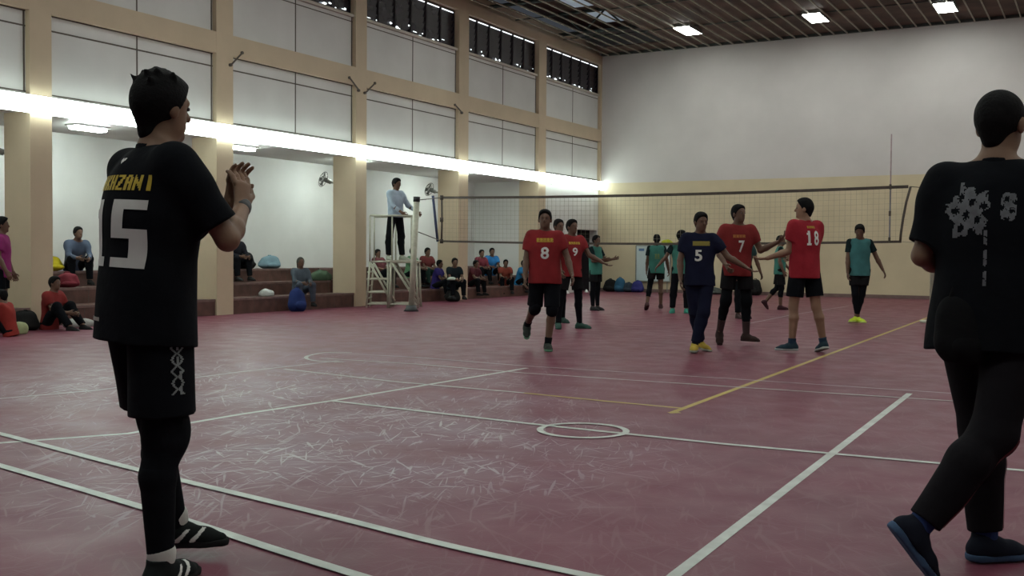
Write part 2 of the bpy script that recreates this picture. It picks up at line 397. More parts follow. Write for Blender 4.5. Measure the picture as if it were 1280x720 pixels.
# wall fans on the pillars
def fan(px, py, yl, lab):
    p = onY(px, py, yl); r = thing('wall_fan', lab, 'fan', (XL-.66, yl+.15, p[2]), 0, 'wall fans on the pillars')
    h = MB(); h.tube([(.06, .1, 0), (-.08, -.06, .02), (-.14, -.12, .06)], .022, GALV, 8); h.build('bracket', r)
    h = MB(); h.tube([(-.10, -.06, .03), (-.17, -.2, .08)], .05, GALV, 12); h.build('motor', r)
    c = np.array([-.18, -.22, .085]); ax = np.array([-.3, -.9, .3]); ax /= np.linalg.norm(ax); u = np.cross(ax, (0, 0, 1)); u /= np.linalg.norm(u); v = np.cross(u, ax)
    h = MB()
    for R in (.17, .12, .06):
        h.tube([c+R*(math.cos(t*math.pi/12)*u+math.sin(t*math.pi/12)*v)+ax*(.03 if R < .15 else 0) for t in range(25)], .006, GALV, 6, False)
    for k in range(16):
        e = math.cos(k*math.pi/8)*u+math.sin(k*math.pi/8)*v; h.tube([c+ax*.05, c+e*.17], .003, GALV, 5, False)
    h.build('cage', r)
    h = MB()
    for k in range(4):
        e = math.cos(k*math.pi/2)*u+math.sin(k*math.pi/2)*v; f_ = np.cross(ax, e)
        h.add([c+e*.03-f_*.02, c+e*.14-f_*.05+ax*.02, c+e*.15+f_*.04-ax*.01, c+e*.03+f_*.02, c+e*.03-f_*.02+ax*.004, c+e*.14-f_*.05+ax*.024, c+e*.15+f_*.04-ax*.006, c+e*.03+f_*.02+ax*.004], [(0, 1, 2, 3), (7, 6, 5, 4), (0, 4, 5, 1), (1, 5, 6, 2), (2, 6, 7, 3)], GALV)
    h.build('blade', r)
fan(410, 229, 18.19, 'grey wall fan on the pillar left of the referee')
fan(543, 241, 22.35, 'grey wall fan on the pillar right of the referee')
fan(6, 192, 10.28, 'grey wall fan on the leftmost pillar')

# ------------------------------------------------------------------ net, posts, antenna
YN = 19.95; NX0, NX1, NZ0, NZ1 = -13.09, -3.10, 1.445, 2.43
net = thing('volleyball_net', 'long volleyball net with dark top and bottom tapes across the court', 'net', ((NX0+NX1)/2, YN, 0))
def sag(x): u = (x-NX0)/(NX1-NX0); return -.05*4*u*(1-u)
cx = (NX0+NX1)/2
q = MB(); K = 20
for i in range(K):
    a = NX0+(NX1-NX0)*i/K; b = NX0+(NX1-NX0)*(i+1)/K
    q.bar((a-cx, 0, NZ1+sag(a)), (b-cx, 0, NZ1+sag(b)), .02, .055, NETD)
q.build('top_tape', net)
q = MB()
for i in range(K):
    a = NX0+(NX1-.1-NX0)*i/K; b = NX0+(NX1-.1-NX0)*(i+1)/K
    q.bar((a-cx, 0, NZ0+sag(a)), (b-cx, 0, NZ0+sag(b)), .018, .045, NETD)
q.build('bottom_tape', net)
q = MB()
for i in range(1, 100):
    x = NX0+(NX1-NX0)*i/100; q.bar((x-cx, 0, NZ0+sag(x)), (x-cx, 0, NZ1+sag(x)), .0035, .0035, NETS)
for j in range(1, 10):
    z = NZ0+(NZ1-NZ0)*j/10
    for i in range(K):
        a = NX0+(NX1-NX0)*i/K; b = NX0+(NX1-NX0)*(i+1)/K; q.bar((a-cx, 0, z+sag(a)), (b-cx, 0, z+sag(b)), .0035, .0035, NETS)
q.build('mesh_panel', net)
q = MB(); q.tube([(NX0-cx, 0, NZ1), (NX0-cx+.01, 0, (NZ0+NZ1)/2), (NX0-cx, 0, NZ0)], .022, NETD, 8)
for z in (NZ1, 1.93, NZ0): q.tube([(NX0-cx, 0, z-.05), (NX0-cx, 0, z+.05)], .04, NETD, 8)
q.build('side_tape', net)
q = MB(); q.tube([(NX1-cx+.04, 0, NZ1), (NX1-cx-.03, 0, 2.15), (NX1-cx-.08, 0, 1.85), (NX1-cx-.11, 0, 1.6), (NX1-cx-.12, 0, NZ0)], .022, NETD, 8)
q.build('side_tape', net)
AX = onY(1113, 260, YN)[0]
q = MB(); q.tube([(AX-cx, -.03, NZ0), (AX-cx, -.03, 3.38)], .012, mat('faded_antenna_red_white', (.30, .22, .22), .6, noise=.2)); q.bar((AX-cx, -.03, NZ0), (AX-cx, -.03, NZ1), .055, .02, mat('grey_sleeve_cloth', (.22, .22, .24), .8, noise=.1))
for z in (NZ1, 1.95, NZ0+.03): q.bar((AX-cx, -.045, z-.045), (AX-cx, -.045, z+.045), .07, .03, NETD)
q.build('antenna', net)
a0 = onY(542, 247, YN); a1 = onY(548, 302, YN)
q = MB(); q.tube([(a1[0]-cx, -.03, a1[2]), (a0[0]-cx, -.03, a0[2]+.04)], .03, mat('dark_blue_sleeve', (.03, .04, .09), .8, noise=.1)); q.build('antenna', net)
# posts
pr = thing('net_post', 'pale steel net post at the right end, behind the man in black', 'post', (-2.66, YN, 0))
q = MB(); q.tube([(0, 0, .03), (0, 0, 2.40)], .045, IVORY, 14); q.tube([(0, 0, 2.3), (-.02, 0, 2.5)], .06, BLACKP, 14); q.build('pole', pr)
q = MB(); q.tube([(0, 0, 0), (0, 0, .04)], .2, IVORY, 20); q.build('base_plate', pr)
pl = onz(514, 389); plr = math.hypot(pl[0], pl[1]); dd = (onz(514, 389)-CAMP)@FW
top = CAMP+ray(521, 246)*dd
po = thing('net_post', 'ivory net post leaning beside the referee stand', 'post', (pl[0], pl[1], 0))
tp = top-pl
q = MB(); q.tube([(0, 0, .03), tuple(tp*.97)], .062, IVORY, 16); q.build('pole', po)
q = MB(); q.tube([tuple(tp*.955), tuple(tp*1.0)], .07, BLACKP, 16); q.build('cap', po)
q = MB(); q.tube([(0, 0, 0), (0, 0, .05), (0, 0, .12)], .1, BLACKP, 16, rs=[.16, .12, .1]); q.build('foot', po)
q = MB()
for zt, zn in ((tp[2]*.97, NZ1), (1.62, 1.45)):
    q.tube([(tp[0]*zt/tp[2], tp[1]*zt/tp[2], zt), (NX0-pl[0], YN-pl[1], zn)], .010, NETD, 6)
q.build('rope', po)
q = MB(); q.tube([(NX1+.04+2.66, 0, NZ1), (0, 0, 2.38)], .008, NETD, 6); q.tube([(NX1-.12+2.66, 0, NZ0), (0, 0, 1.40)], .006, NETS, 6); q.build('rope', pr)

# referee stand
vR = np.array([math.cos(CAM_YAW), math.sin(CAM_YAW), 0]); vA = np.array([-math.sin(CAM_YAW), math.cos(CAM_YAW), 0])
rb = onz(495, 384); rs = thing('referee_stand', 'ivory tubular referee stand with ladder and guard rail', 'stand', (rb[0], rb[1], 0), CAM_YAW)
PZ = .98; x0, x1, y0, y1 = -.05, .46, -.35, .35
q = MB()
for x, y, s_ in ((x0-.02, y0, -.03), (x1, y0, .05), (x0-.02, y1, -.03), (x1, y1, .05)): q.tube([(x+s_, y, .0), (x, y, PZ)], .024, IVORY, 8)
for y in (y0, y1):
    q.tube([(x0-.05, y, .08), (x1+.05, y, .08)], .02, IVORY, 8); q.tube([(x0, y, PZ-.02), (x1+.04, y, .1)], .026, IVORY, 8); q.tube([(x0, y, PZ), (x1, y, PZ)], .024, IVORY, 8)
for x in (x0, x1): q.tube([(x, y0, PZ), (x, y1, PZ)], .024, IVORY, 8)
q.build('frame', rs)
q = MB(); q.box((x0-.12, y0-.03, PZ), (x1+.05, y1+.03, PZ+.035), IVORY); q.build('platform', rs)
q = MB()
for y in (y0+.05, y1-.05):
    q.tube([(-.60, y, 0), (-.52, y, PZ+.02)], .024, IVORY, 8); q.tube([(-.14, y, 0), (-.14, y, PZ+.02)], .024, IVORY, 8); q.tube([(-.54, y, PZ), (-.06, y, .12)], .024, IVORY, 8); q.tube([(-.54, y, PZ), (-.1, y, PZ)], .02, IVORY, 8)
    for z in (.08, .33, .61): q.tube([(-.59, y, z), (-.14, y, z)], .02, IVORY, 8)
for z in (.20, .46, .76): q.tube([(-.57, y0+.05, z), (-.57, y1-.05, z)], .018, IVORY, 8)
q.build('ladder', rs)
q = MB()
for y in (y0, y1):
    for x in (-.52, x0, x1-.1): q.tube([(x, y, PZ), (x, y, PZ+.98)], .017, IVORY, 8)
    q.tube([(-.52, y, PZ+.98), (x1-.1, y, PZ+.98)], .02, IVORY, 8)
q.tube([(x1-.1, y0, PZ+.98), (x1-.1, y1, PZ+.98)], .02, IVORY, 8)
q.build('guard_rail', rs)
# ------------------------------------------------------------------ people: smooth implicit bodies turned into meshes
def V3(*a): return np.array(a if len(a) == 3 else a[0], float)
def unit(v): v = V3(v); return v/np.linalg.norm(v)
class Solid:
    def __init__(s): s.pr = []; s.cuts = []; s.amp = 0; s.seed = 0
    def cone(s, a, b, ra, rb, k=.02, flat=None, cuts=()):
        a, b = V3(a), V3(b); m = max(ra, rb)*(flat[1] if flat is not None else 1)
        ab = b-a; L2 = max(ab@ab, 1e-9); fx = unit(flat[0]) if flat is not None else None; fw_ = flat[1] if flat is not None else 1
        def d(P):
            v = P-a; t = np.clip((v@ab)/L2, 0, 1); q = v-t[..., None]*ab
            if fx is not None: q = q-(q@fx)[..., None]*fx*(1-1/fw_)
            r = np.sqrt((q*q).sum(-1))-(ra+(rb-ra)*t)
            for c, n_ in cuts: r = np.maximum(r, (P-V3(c))@unit(n_))
            return r
        s.pr.append((d, np.minimum(a, b)-m, np.maximum(a, b)+m, k, 0)); return s
    def ell(s, c, ax, rad, k=.02, op=0, cuts=()):
        c = V3(c); A = np.array([unit(x) for x in ax]); rad = V3(rad); m = rad.max()
        def d(P):
            q = (P-c)@A.T/rad; n_ = np.sqrt((q*q).sum(-1)); g = np.sqrt(((q/rad)**2).sum(-1))+1e-9
            r = n_*(n_-1)/g
            for cc, nn in cuts: r = np.maximum(r, (P-V3(cc))@unit(nn))
            return r
        ext = np.sqrt(((A.T*rad)**2).sum(1)); s.pr.append((d, c-ext, c+ext, k, op)); return s
    def cut(s, c, n_): s.cuts.append((V3(c), unit(n_))); return s
    def mesh(s, name, h, material):
        adds = [p for p in s.pr if p[4] == 0]
        lo = np.min([p[1] for p in adds], 0)-3*h-s.amp; hi = np.max([p[2] for p in adds], 0)+3*h+s.amp
        n_ = np.ceil((hi-lo)/h).astype(int)+1; F = np.full(n_, 1.0, np.float32)
        ax = [lo[i]+h*np.arange(n_[i]) for i in range(3)]
        for d, l, u, k, op in s.pr:
            mg = k+2.5*h+s.amp
            i0 = np.maximum(np.floor((l-mg-lo)/h).astype(int), 0); i1 = np.minimum(np.ceil((u+mg-lo)/h).astype(int)+1, n_)
            if (i1 <= i0).any(): continue
            P = np.stack(np.meshgrid(*[ax[i][i0[i]:i1[i]] for i in range(3)], indexing='ij'), -1)
            D = d(P).astype(np.float32); sl = tuple(slice(i0[i], i1[i]) for i in range(3)); A = F[sl]
            if op == 0: t = np.clip(.5+.5*(A-D)/k, 0, 1); F[sl] = A+(D-A)*t-k*t*(1-t)
            else: F[sl] = np.maximum(A, -D)
        if s.amp:
            rg = np.random.RandomState(s.seed); g = np.zeros_like(F)
            X, Y, Z = [a.astype(np.float32) for a in np.meshgrid(*ax, indexing='ij', sparse=True)]
            for _ in range(7):
                kx, ky, kz = rg.uniform(-32, 32), rg.uniform(-32, 32), rg.uniform(-16, 16); g += np.sin(kx*X+ky*Y+kz*Z+rg.uniform(0, 6))
            F += g*(s.amp/3.2)
        if s.cuts:
            P = np.stack(np.meshgrid(*ax, indexing='ij'), -1)
            for c, nn in s.cuts: F = np.maximum(F, ((P-c)@nn).astype(np.float32))
        S_ = F < 0; cells = tuple(k-1 for k in n_); cnt = np.zeros(cells, np.int8)
        off = [(i, j, k) for i in (0, 1) for j in (0, 1) for k in (0, 1)]
        def sh(A, o): return A[o[0]:o[0]+cells[0], o[1]:o[1]+cells[1], o[2]:o[2]+cells[2]]
        for o in off: cnt += sh(S_, o)
        act = (cnt > 0) & (cnt < 8); I = np.argwhere(act)
        acc = np.zeros((len(I), 3)); num = np.zeros(len(I))
        for a in range(3):
            for o in off:
                if o[a]: continue
                o2 = list(o); o2[a] = 1
                v0 = F[I[:, 0]+o[0], I[:, 1]+o[1], I[:, 2]+o[2]]; v1 = F[I[:, 0]+o2[0], I[:, 1]+o2[1], I[:, 2]+o2[2]]
                mk = (v0 < 0) != (v1 < 0); t = np.where(mk, v0/np.where(mk, v0-v1, 1), 0)
                pt = np.tile(np.array(o, float), (len(I), 1)); pt[:, a] = t; acc += pt*mk[:, None]; num += mk
        V = lo+(I+acc/num[:, None])*h
        idx = np.full(cells, -1, np.int32); idx[tuple(I.T)] = np.arange(len(I)); faces = []
        for a in range(3):
            b, c = (a+1) % 3, (a+2) % 3
            sl0 = [slice(None)]*3; sl1 = [slice(None)]*3; sl0[a] = slice(0, -1); sl1[a] = slice(1, None)
            A, B = S_[tuple(sl0)], S_[tuple(sl1)]; E_ = np.argwhere(A != B); fl = A[tuple(E_.T)]
            ok = (E_[:, b] > 0) & (E_[:, c] > 0) & (E_[:, b] < cells[b]) & (E_[:, c] < cells[c]); E_, fl = E_[ok], fl[ok]
            def at(db, dc): q_ = E_.copy(); q_[:, b] -= db; q_[:, c] -= dc; return idx[tuple(q_.T)]
            Q = np.stack([at(1, 1), at(0, 1), at(0, 0), at(1, 0)], 1); Q[~fl] = Q[~fl][:, ::-1]; faces.append(Q)
        Q = np.concatenate(faces); Q = Q[(Q >= 0).all(1)]
        me = bpy.data.meshes.new(name); me.vertices.add(len(V)); me.vertices.foreach_set('co', V.astype(np.float32).ravel())
        me.loops.add(len(Q)*4); me.loops.foreach_set('vertex_index', Q.astype(np.int32).ravel())
        me.polygons.add(len(Q)); me.polygons.foreach_set('loop_start', np.arange(0, len(Q)*4, 4, dtype=np.int32)); me.update(calc_edges=True)
        me.polygons.foreach_set('use_smooth', np.ones(len(Q), bool)); me.materials.append(material); me.validate(); return me

GLY = {'0': '01110 10001 10001 10001 10001 10001 01110', '1': '01100 11100 01100 01100 01100 01100 11110', '5': '11111 11000 11000 11111 00011 00011 11111',
       '7': '11111 00011 00011 00110 00110 01100 01100', '8': '01110 11011 11011 01110 11011 11011 01110', '9': '11111 11011 11011 11111 00011 00011 11111',
       'A': '01110 11011 11011 11111 11011 11011 11011', 'B': '11110 11011 11011 11110 11011 11011 11110', 'K': '11011 11011 11110 11100 11110 11011 11011',
       'H': '11011 11011 11011 11111 11011 11011 11011', 'Z': '11111 00011 00110 01110 01100 11000 11111', 'N': '100011 110011 111011 111111 110111 110011 110001',
       'I': '00110 00110 00110 00110 00110 00110 00110',
       # shapes too small or ornate to read
       '~': '10110 11101 01011 11110 10101 01101 11011', '^': '11011 11111 01110 00100 00000 00000 00000',
       
       '%': '0110 1111 1011 1111 0110 0100 0110 1111 1101 1011 1111 0110 1111 1001 1111 0110', '|': '1 1 0 1 1 1 1 0 1 1 1 1', '/': '0001 0011 0011 0110 0110 1100 1100 1000', '=': '111111111'}
_o = [['0']*13 for _ in range(48)]
for _j in range(48):
    for _c in (6+4.2*math.cos(_j*math.pi/9.5), 6-4.2*math.cos(_j*math.pi/9.5), 6+(2.0 if _j > 26 else 0)):
        for _d in (0, 1):
            if not (_c in (6, 8.0) and _j % 12 < 5): _o[_j][max(0, min(12, int(_c)+_d))] = '1'
GLY['/'] = ' '.join(''.join('1' if abs((_i-7)+(_j-7)*.8) < 2.0+_j*.08 else '0' for _i in range(16)) for _j in range(16))
def raster(ch, nx=20, ny=28):
    cu = bpy.data.curves.new('glyph', 'FONT'); cu.body = ch; cu.size = 1; cu.offset = .022; ob = bpy.data.objects.new('glyph', cu); S.collection.objects.link(ob)
    bpy.context.view_layer.update(); me = ob.evaluated_get(bpy.context.evaluated_depsgraph_get()).to_mesh(); me.calc_loop_triangles()
    P = np.array([v.co[:2] for v in me.vertices]); T = np.array([t.vertices[:] for t in me.loop_triangles]); lo, hi = P.min(0), P.max(0)
    X, Y = np.meshgrid(lo[0]+(np.arange(nx)+.5)/nx*(hi[0]-lo[0]), hi[1]-(np.arange(ny)+.5)/ny*(hi[1]-lo[1])); In = np.zeros(X.shape, bool)
    for a, b, c in P[T]:
        d = lambda p, q_: (q_[0]-p[0])*(Y-p[1])-(q_[1]-p[1])*(X-p[0])
        s1, s2, s3 = d(a, b) >= 0, d(b, c) >= 0, d(c, a) >= 0; In |= (s1 & s2 & s3) | (~s1 & ~s2 & ~s3)
    bpy.data.objects.remove(ob); bpy.data.curves.remove(cu)
    return ' '.join(''.join('1' if q_ else '0' for q_ in row) for row in In)
GLY['%'] = ' '.join(''.join(q_) for q_ in _o)
_rg = random.Random(11)
def ragged(nx, ny, f):
    return ' '.join(''.join('1' if f((i-nx/2+.5)/(nx/2), (j-ny/2+.5)/(ny/2), math.sin(i*.62+j*.25)+math.sin(j*.55-i*.22+1.3)+_rg.uniform(-.8, .8)) else '0' for i in range(nx)) for j in range(ny))
GLY['#'] = ragged(38, 44, lambda u, v, n_: math.hypot(u, v)+.16*math.sin(5*math.atan2(v, u)+1)+.10*math.sin(11*math.atan2(v, u)) < .84 and n_ > -.75)
GLY['@'] = ragged(14, 34, lambda u, v, n_: (u**4+v**4) < .85 and n_ > -.7)
GLY['!'] = ragged(3, 60, lambda u, v, n_: n_ > -.6)
FGL = {'1': GLY['1']}
def print_on(name, shirt, text, C, right, upv, nrm, chw, chh, gap, material, label=None, sub=3, z=.003):
    """lay block characters on the shirt surface, cell by cell"""
    me = shirt.data; vs = [v.co.copy() for v in me.vertices]; fs = [tuple(p.vertices) for p in me.polygons]
    bvh = BVHTree.FromPolygons(vs, fs); right, upv, nrm = unit(right), unit(upv), unit(nrm)
    tot = len(text)*chw+(len(text)-1)*gap; x0_ = -tot/2; bm = bmesh.new(); key = {}
    def vert(a, b):
        k_ = (round(a, 5), round(b, 5))
        if k_ not in key:
            P0 = C+right*a+upv*b; hit = bvh.ray_cast(Vector(P0+nrm*.35), Vector(-nrm), .7)
            key[k_] = bm.verts.new(Vector(hit[0])+Vector(nrm)*z) if hit[0] else None
        return key[k_]
    for ch in text:
        if sub == 1 and ch not in FGL: FGL[ch] = raster(ch)
        rows = (FGL if sub == 1 else GLY)[ch].split(); R_, C_ = len(rows), len(rows[0]); cw, chh_ = chw/C_, chh/R_
        for r_ in range(R_):
            for c_ in range(C_):
                if rows[r_][c_] != '1': continue
                for i in range(sub):
                    for j in range(sub):
                        a0 = x0_+c_*cw+cw*i/sub; a1 = x0_+c_*cw+cw*(i+1)/sub; b1 = chh/2-r_*chh_-chh_*j/sub; b0 = b1-chh_/sub
                        q_ = [vert(a0, b0), vert(a1, b0), vert(a1, b1), vert(a0, b1)]
                        if None not in q_:
                            try: bm.faces.new(q_)
                            except ValueError: pass
        x0_ += chw+gap
    if not bm.faces: bm.free(); return None
    mm = bpy.data.meshes.new(name); bm.to_mesh(mm); bm.free(); mm.materials.append(material)
    o = new(name, mm, shirt)
    if label: o['label'] = label
    return o

def rotz(v, a): c, s_ = math.cos(a), math.sin(a); return np.array([v[0]*c-v[1]*s_, v[0]*s_+v[1]*c, v[2]])
def person(label, xy, H=1.75, face=90, h=.009, rot=CAM_YAW, lean=(0, 0), twist=0, hface=None, hpitch=0, arms=None, legs=None, skin=(.20, .11, .065),
           hair=(.006, .006, .006), hstyle='short', shirt=None, shirtcol=(.3, .02, .02), sleevecol=None, sleeve=.62, hem=.10, baggy=1.0, bottom='shorts', botcol=(.012, .012, .013),
           botlen=.62, shortw=1.0, tights=None, socks=None, shoecol=(.02, .02, .02), solecol=None, marks=(), seat=None, group=None, amp=.006, w_=1.0, extras=None, floor_z=0.0, hands=True):
    """vectors are in a frame (right, away, up) turned by rot; face in degrees: 0 right, 90 away"""
    s = H/1.79; fa = math.radians(face); f = V3(math.cos(fa), math.sin(fa), 0); lat = V3(math.sin(fa), -math.cos(fa), 0)   # lat = the person's right
    sp = unit(V3(lean[0], lean[1], 1)); tw = math.radians(twist); sl = rotz(lat, tw); sf = rotz(f, tw)
    sl = unit(sl-(sl@sp)*sp); sf = unit(np.cross(sp, sl)); hipsR = lat*.095*s
    P = V3(0, 0, 0); leg = {}
    D0 = dict(R=((0, 0, -1), (0, 0, -1), face, 0), L=((0, 0, -1), (0, 0, -1), face, 0)); legs = {**D0, **(legs or {})}
    for sd, sg in (('R', 1), ('L', -1)):
        th, sn, fy, fp = legs[sd]; hip = P+hipsR*sg; kn = hip+unit(th)*.435*s; an = kn+unit(sn)*.42*s
        a_, p_ = math.radians(fy), math.radians(fp); ff = V3(math.cos(a_)*math.cos(p_), math.sin(a_)*math.cos(p_), math.sin(p_)); fu = unit(V3(0, 0, 1)-ff*ff[2]+ (0 if abs(ff[2]) < .95 else 1e-3)); fu = unit(fu-(fu@ff)*ff)
        leg[sd] = [hip, kn, an, ff, fu]
    low = min(min((l[2]+l[3]*t*s-l[4]*.085*s)[2] for t in (-.05, .17)) for l in leg.values())
    zo = -low+floor_z
    if seat is not None: zo = seat+.095*s
    P = P+V3(0, 0, zo)
    for l in leg.values():
        for i in range(3): l[i] = l[i]+V3(0, 0, zo)
    N_ = P+sp*.545*s; SC = P+sp*.49*s; C_ = P+sp*.30*s
    hf = math.radians(hface if hface is not None else face); hp = math.radians(hpitch)
    HF = V3(math.cos(hf)*math.cos(hp), math.sin(hf)*math.cos(hp), math.sin(hp)); HL = V3(math.sin(hf), -math.cos(hf), 0); HU = unit(np.cross(HL, HF))
    if HU[2] < 0: HU = -HU
    HC = N_+unit(sp*.6+HU*.6)*.147*s+HF*.02*s
    A0 = dict(R=((0, 0, -1), (0, 0, -1)), L=((0, 0, -1), (0, 0, -1))); arms = {**A0, **(arms or {})}; arm = {}
    for sd, sg in (('R', 1), ('L', -1)):
        A_ = arms[sd]; sh = SC+sl*.172*s*sg*w_
        if not isinstance(A_[0], str): el = sh+unit(A_[0])*.285*s; wr = el+unit(A_[1])*.25*s
        if sd == 'L' and isinstance(A_[0], str):     # reach a point given relative to the right wrist
            tg = arm['R'][2]+V3(A_[1]); d_ = tg-sh; Ld = min(np.linalg.norm(d_), .53*s); u_ = unit(d_); a1, a2 = .285*s, .25*s
            ca = (a1*a1+Ld*Ld-a2*a2)/(2*a1*Ld); ht = V3(A_[5]); ht = unit(ht-(ht@u_)*u_); el = sh+u_*a1*ca+ht*a1*math.sqrt(max(0, 1-ca*ca)); wr = el+unit(sh+u_*Ld-el)*a2
        hd = unit(A_[2]) if len(A_) > 2 and A_[2] is not None else unit(A_[1]); pn = unit(A_[3]) if len(A_) > 3 and A_[3] is not None else -sl*sg
        pn = unit(pn-(pn@hd)*hd); cu = A_[4] if len(A_) > 4 else .45; arm[sd] = (sh, el, wr, hd, pn, cu, sg)
    # --- body
    B = Solid()
    B.ell(P+sp*.02*s, (lat, f, sp), (.165*s*w_, .115*s, .13*s), .03).ell(P+sp*.16*s, (lat, f, sp), (.14*s*w_, .10*s, .16*s), .04)
    B.ell(C_+sp*.04*s, (sl, sf, sp), (.165*s*w_, .112*s, .19*s), .04)
    B.cone(SC-sl*.15*s*w_, SC+sl*.15*s*w_, .055*s, .055*s, .04).cone(N_-sp*.03*s, HC-HU*.05*s-HF*.01*s, .060*s, .053*s, .03)
    for sg in (-1, 1): B.cone(N_+sp*.01*s, SC+sl*.13*s*sg, .04*s, .045*s, .04)
    for sd, sg in (('R', 1), ('L', -1)):
        hip, kn, an, ff, fu = leg[sd]; back = -unit(np.cross(lat, kn-an)) if True else f
        if back@ff > 0: back = -back
        B.cone(hip, kn, .083*s*w_, .055*s, .03).cone(kn, kn+(an-kn)*.3+back*.018*s, .052*s, .055*s, .02).cone(kn+(an-kn)*.3+back*.018*s, an, .054*s, .036*s, .02)
        B.cone(an-fu*.045*s-ff*.03*s, an+ff*.09*s-fu*.05*s, .028*s, .028*s, .02).cone(an+ff*.09*s-fu*.05*s, an+ff*.15*s-fu*.058*s, .027*s, .018*s, .015)
        sh, el, wr, hd, pn, cu, _ = arm[sd]
        B.cone(sh, el, .050*s*w_, .038*s, .025).cone(el, el+(wr-el)*.3, .038*s, .041*s, .015).cone(el+(wr-el)*.3, wr, .041*s, .026*s, .015)
        if hands:
            td = unit(np.cross(pn, hd))*sg; td = -td if True else td
            # thumb on the side that faces forward / up
            if td@(f+V3(0, 0, .6)) < 0: td = -td
            pc = wr+hd*.095*s
            B.cone(wr, pc-hd*.01*s, .016*s, .015*s, .012, flat=(td, 2.3))
            for i, Lf in enumerate((.072, .080, .075, .060)):
                o_ = (.031-.0205*i)*s; p0 = wr+hd*.085*s+td*o_; d_ = unit(hd+td*(.12-.08*i)); c_ = .0
                for sg_, fr in enumerate((.45, .32, .23)):
                    c_ += cu*(.75 if sg_ == 0 else 1); d2 = unit(d_*math.cos(c_)+pn*math.sin(c_)); p1 = p0+d2*Lf*fr*s*1.08
                    B.cone(p0, p1, (.0098-.0008*sg_)*s, (.009-.0008*sg_)*s, .004); p0 = p1
            t0 = wr+hd*.03*s+td*.025*s; t1 = t0+unit(hd*.7+td*.75+pn*.25)*.042*s; t2 = t1+unit(hd*.95+td*.25+pn*.4)*.034*s
            B.cone(t0, t1, .014*s, .0115*s, .008).cone(t1, t2, .0112*s, .009*s, .004)
    B.ell(HC+HU*.030*s-HF*.012*s, (HL, HF, HU), (.074*s, .094*s, .086*s), .02).ell(HC-HU*.045*s+HF*.022*s, (HL, HF, HU), (.056*s, .062*s, .066*s), .035)
    B.cone(HC+HF*.078*s+HU*.018*s, HC+HF*.096*s-HU*.016*s, .008*s, .013*s, .012).cone(HC+HF*.072*s-HU*.046*s-HL*.012*s, HC+HF*.072*s-HU*.046*s+HL*.012*s, .010*s, .010*s, .01)
    B.cone(HC+HF*.066*s-HU*.082*s, HC+HF*.07*s-HU*.084*s, .018*s, .016*s, .02).cone(HC+HF*.072*s+HU*.034*s-HL*.03*s, HC+HF*.072*s+HU*.034*s+HL*.03*s, .011*s, .011*s, .012)
    for sg in (-1, 1): B.ell(HC+HL*.077*s*sg-HF*.005*s-HU*.005*s, (HL, HF, HU), (.012*s, .020*s, .032*s), .006)
    base = (xy[0], xy[1], 0.0)
    sk = mat('skin_%02d%02d%02d' % tuple(int(c*99) for c in skin), skin, .55, noise=.08, nscale=9, bump=.05, bscale=60, spec=.35)
    root = new('person', B.mesh('person', h, sk), None, base, rot); tag(root, label, 'person', group)
    def part(name, sol, m, hh=None, lab=None, parent=None):
        o = new(name, sol.mesh(name, hh or h, m), parent or root)
        if lab: o['label'] = lab
        return o
    # eyes and mouth
    for sg in (-1, 1):
        e = MB(); c = HC+HF*.076*s+HL*.031*s*sg+HU*.014*s
        e.tube([c-HL*.009*s, c-HL*.005*s, c+HL*.005*s, c+HL*.009*s], .006, mat('eye', (.03, .02, .02), .3), 8, rs=[.003*s, .007*s, .007*s, .003*s]); e.build('eye', root)
    # --- hair
    if hstyle != 'none':
        Hh = Solid(); th = {'short': .008, 'buzz': .005, 'long': .016, 'tousled': .012}[hstyle]; th = max(th, h*1.15); Hh.amp = {'short': .004, 'buzz': .0015, 'long': .003, 'tousled': .007}[hstyle]; Hh.seed = int(H*1000)
        hk = HC+HU*.032*s-HF*.014*s
        Hh.ell(hk, (HL, HF, HU), ((.075+th)*s, (.094+th)*s, (.087+th*1.25)*s), .02)
        if hstyle in ('short', 'tousled'): Hh.ell(HC+HU*.085*s-HF*.0*s, (HL, HF, HU), (.066*s, .085*s, .045*s), .03)
        if hstyle == 'tousled':
            rg = random.Random(3)
            for _ in range(26):
                u_ = rg.uniform(-1, 1); v_ = rg.uniform(-.9, .2); c = hk+HL*.07*s*u_+HF*.085*s*v_+HU*.07*s*math.sqrt(max(0, 1.2-u_*u_*.7-v_*v_*.6)); d_ = unit((c-hk)*1.0-HF*.03+V3(0, 0, .03))
                Hh.cone(c, c+d_*rg.uniform(.018, .034)*s, .010*s, .003*s, .012)
        if hstyle == 'long': Hh.ell(HC-HU*.10*s-HF*.03*s, (HL, HF, HU), (.085*s, .075*s, .14*s), .05)
        Hh.cut(HC+HF*.050*s+HU*.055*s, HF*.90-HU*.55)
        if hstyle != 'long': Hh.cone(HC-HF*.055*s, HC-HF*(.050)*s-HU*(.055 if hstyle != 'tousled' else .085)*s, .050*s, .040*s, .03) ; Hh.cut(HC-HU*(.108 if hstyle == 'tousled' else .070)*s-HF*.03*s, -HU*1.0+HF*.55)
        else: Hh.cut(HC+HF*.035*s, HF*1-HU*.15)
        part('hair', Hh, mat('hair_%02d' % int(hair[0]*999), hair, .8, noise=.25, nscale=30, bump=.25, bscale=90, spec=.12))
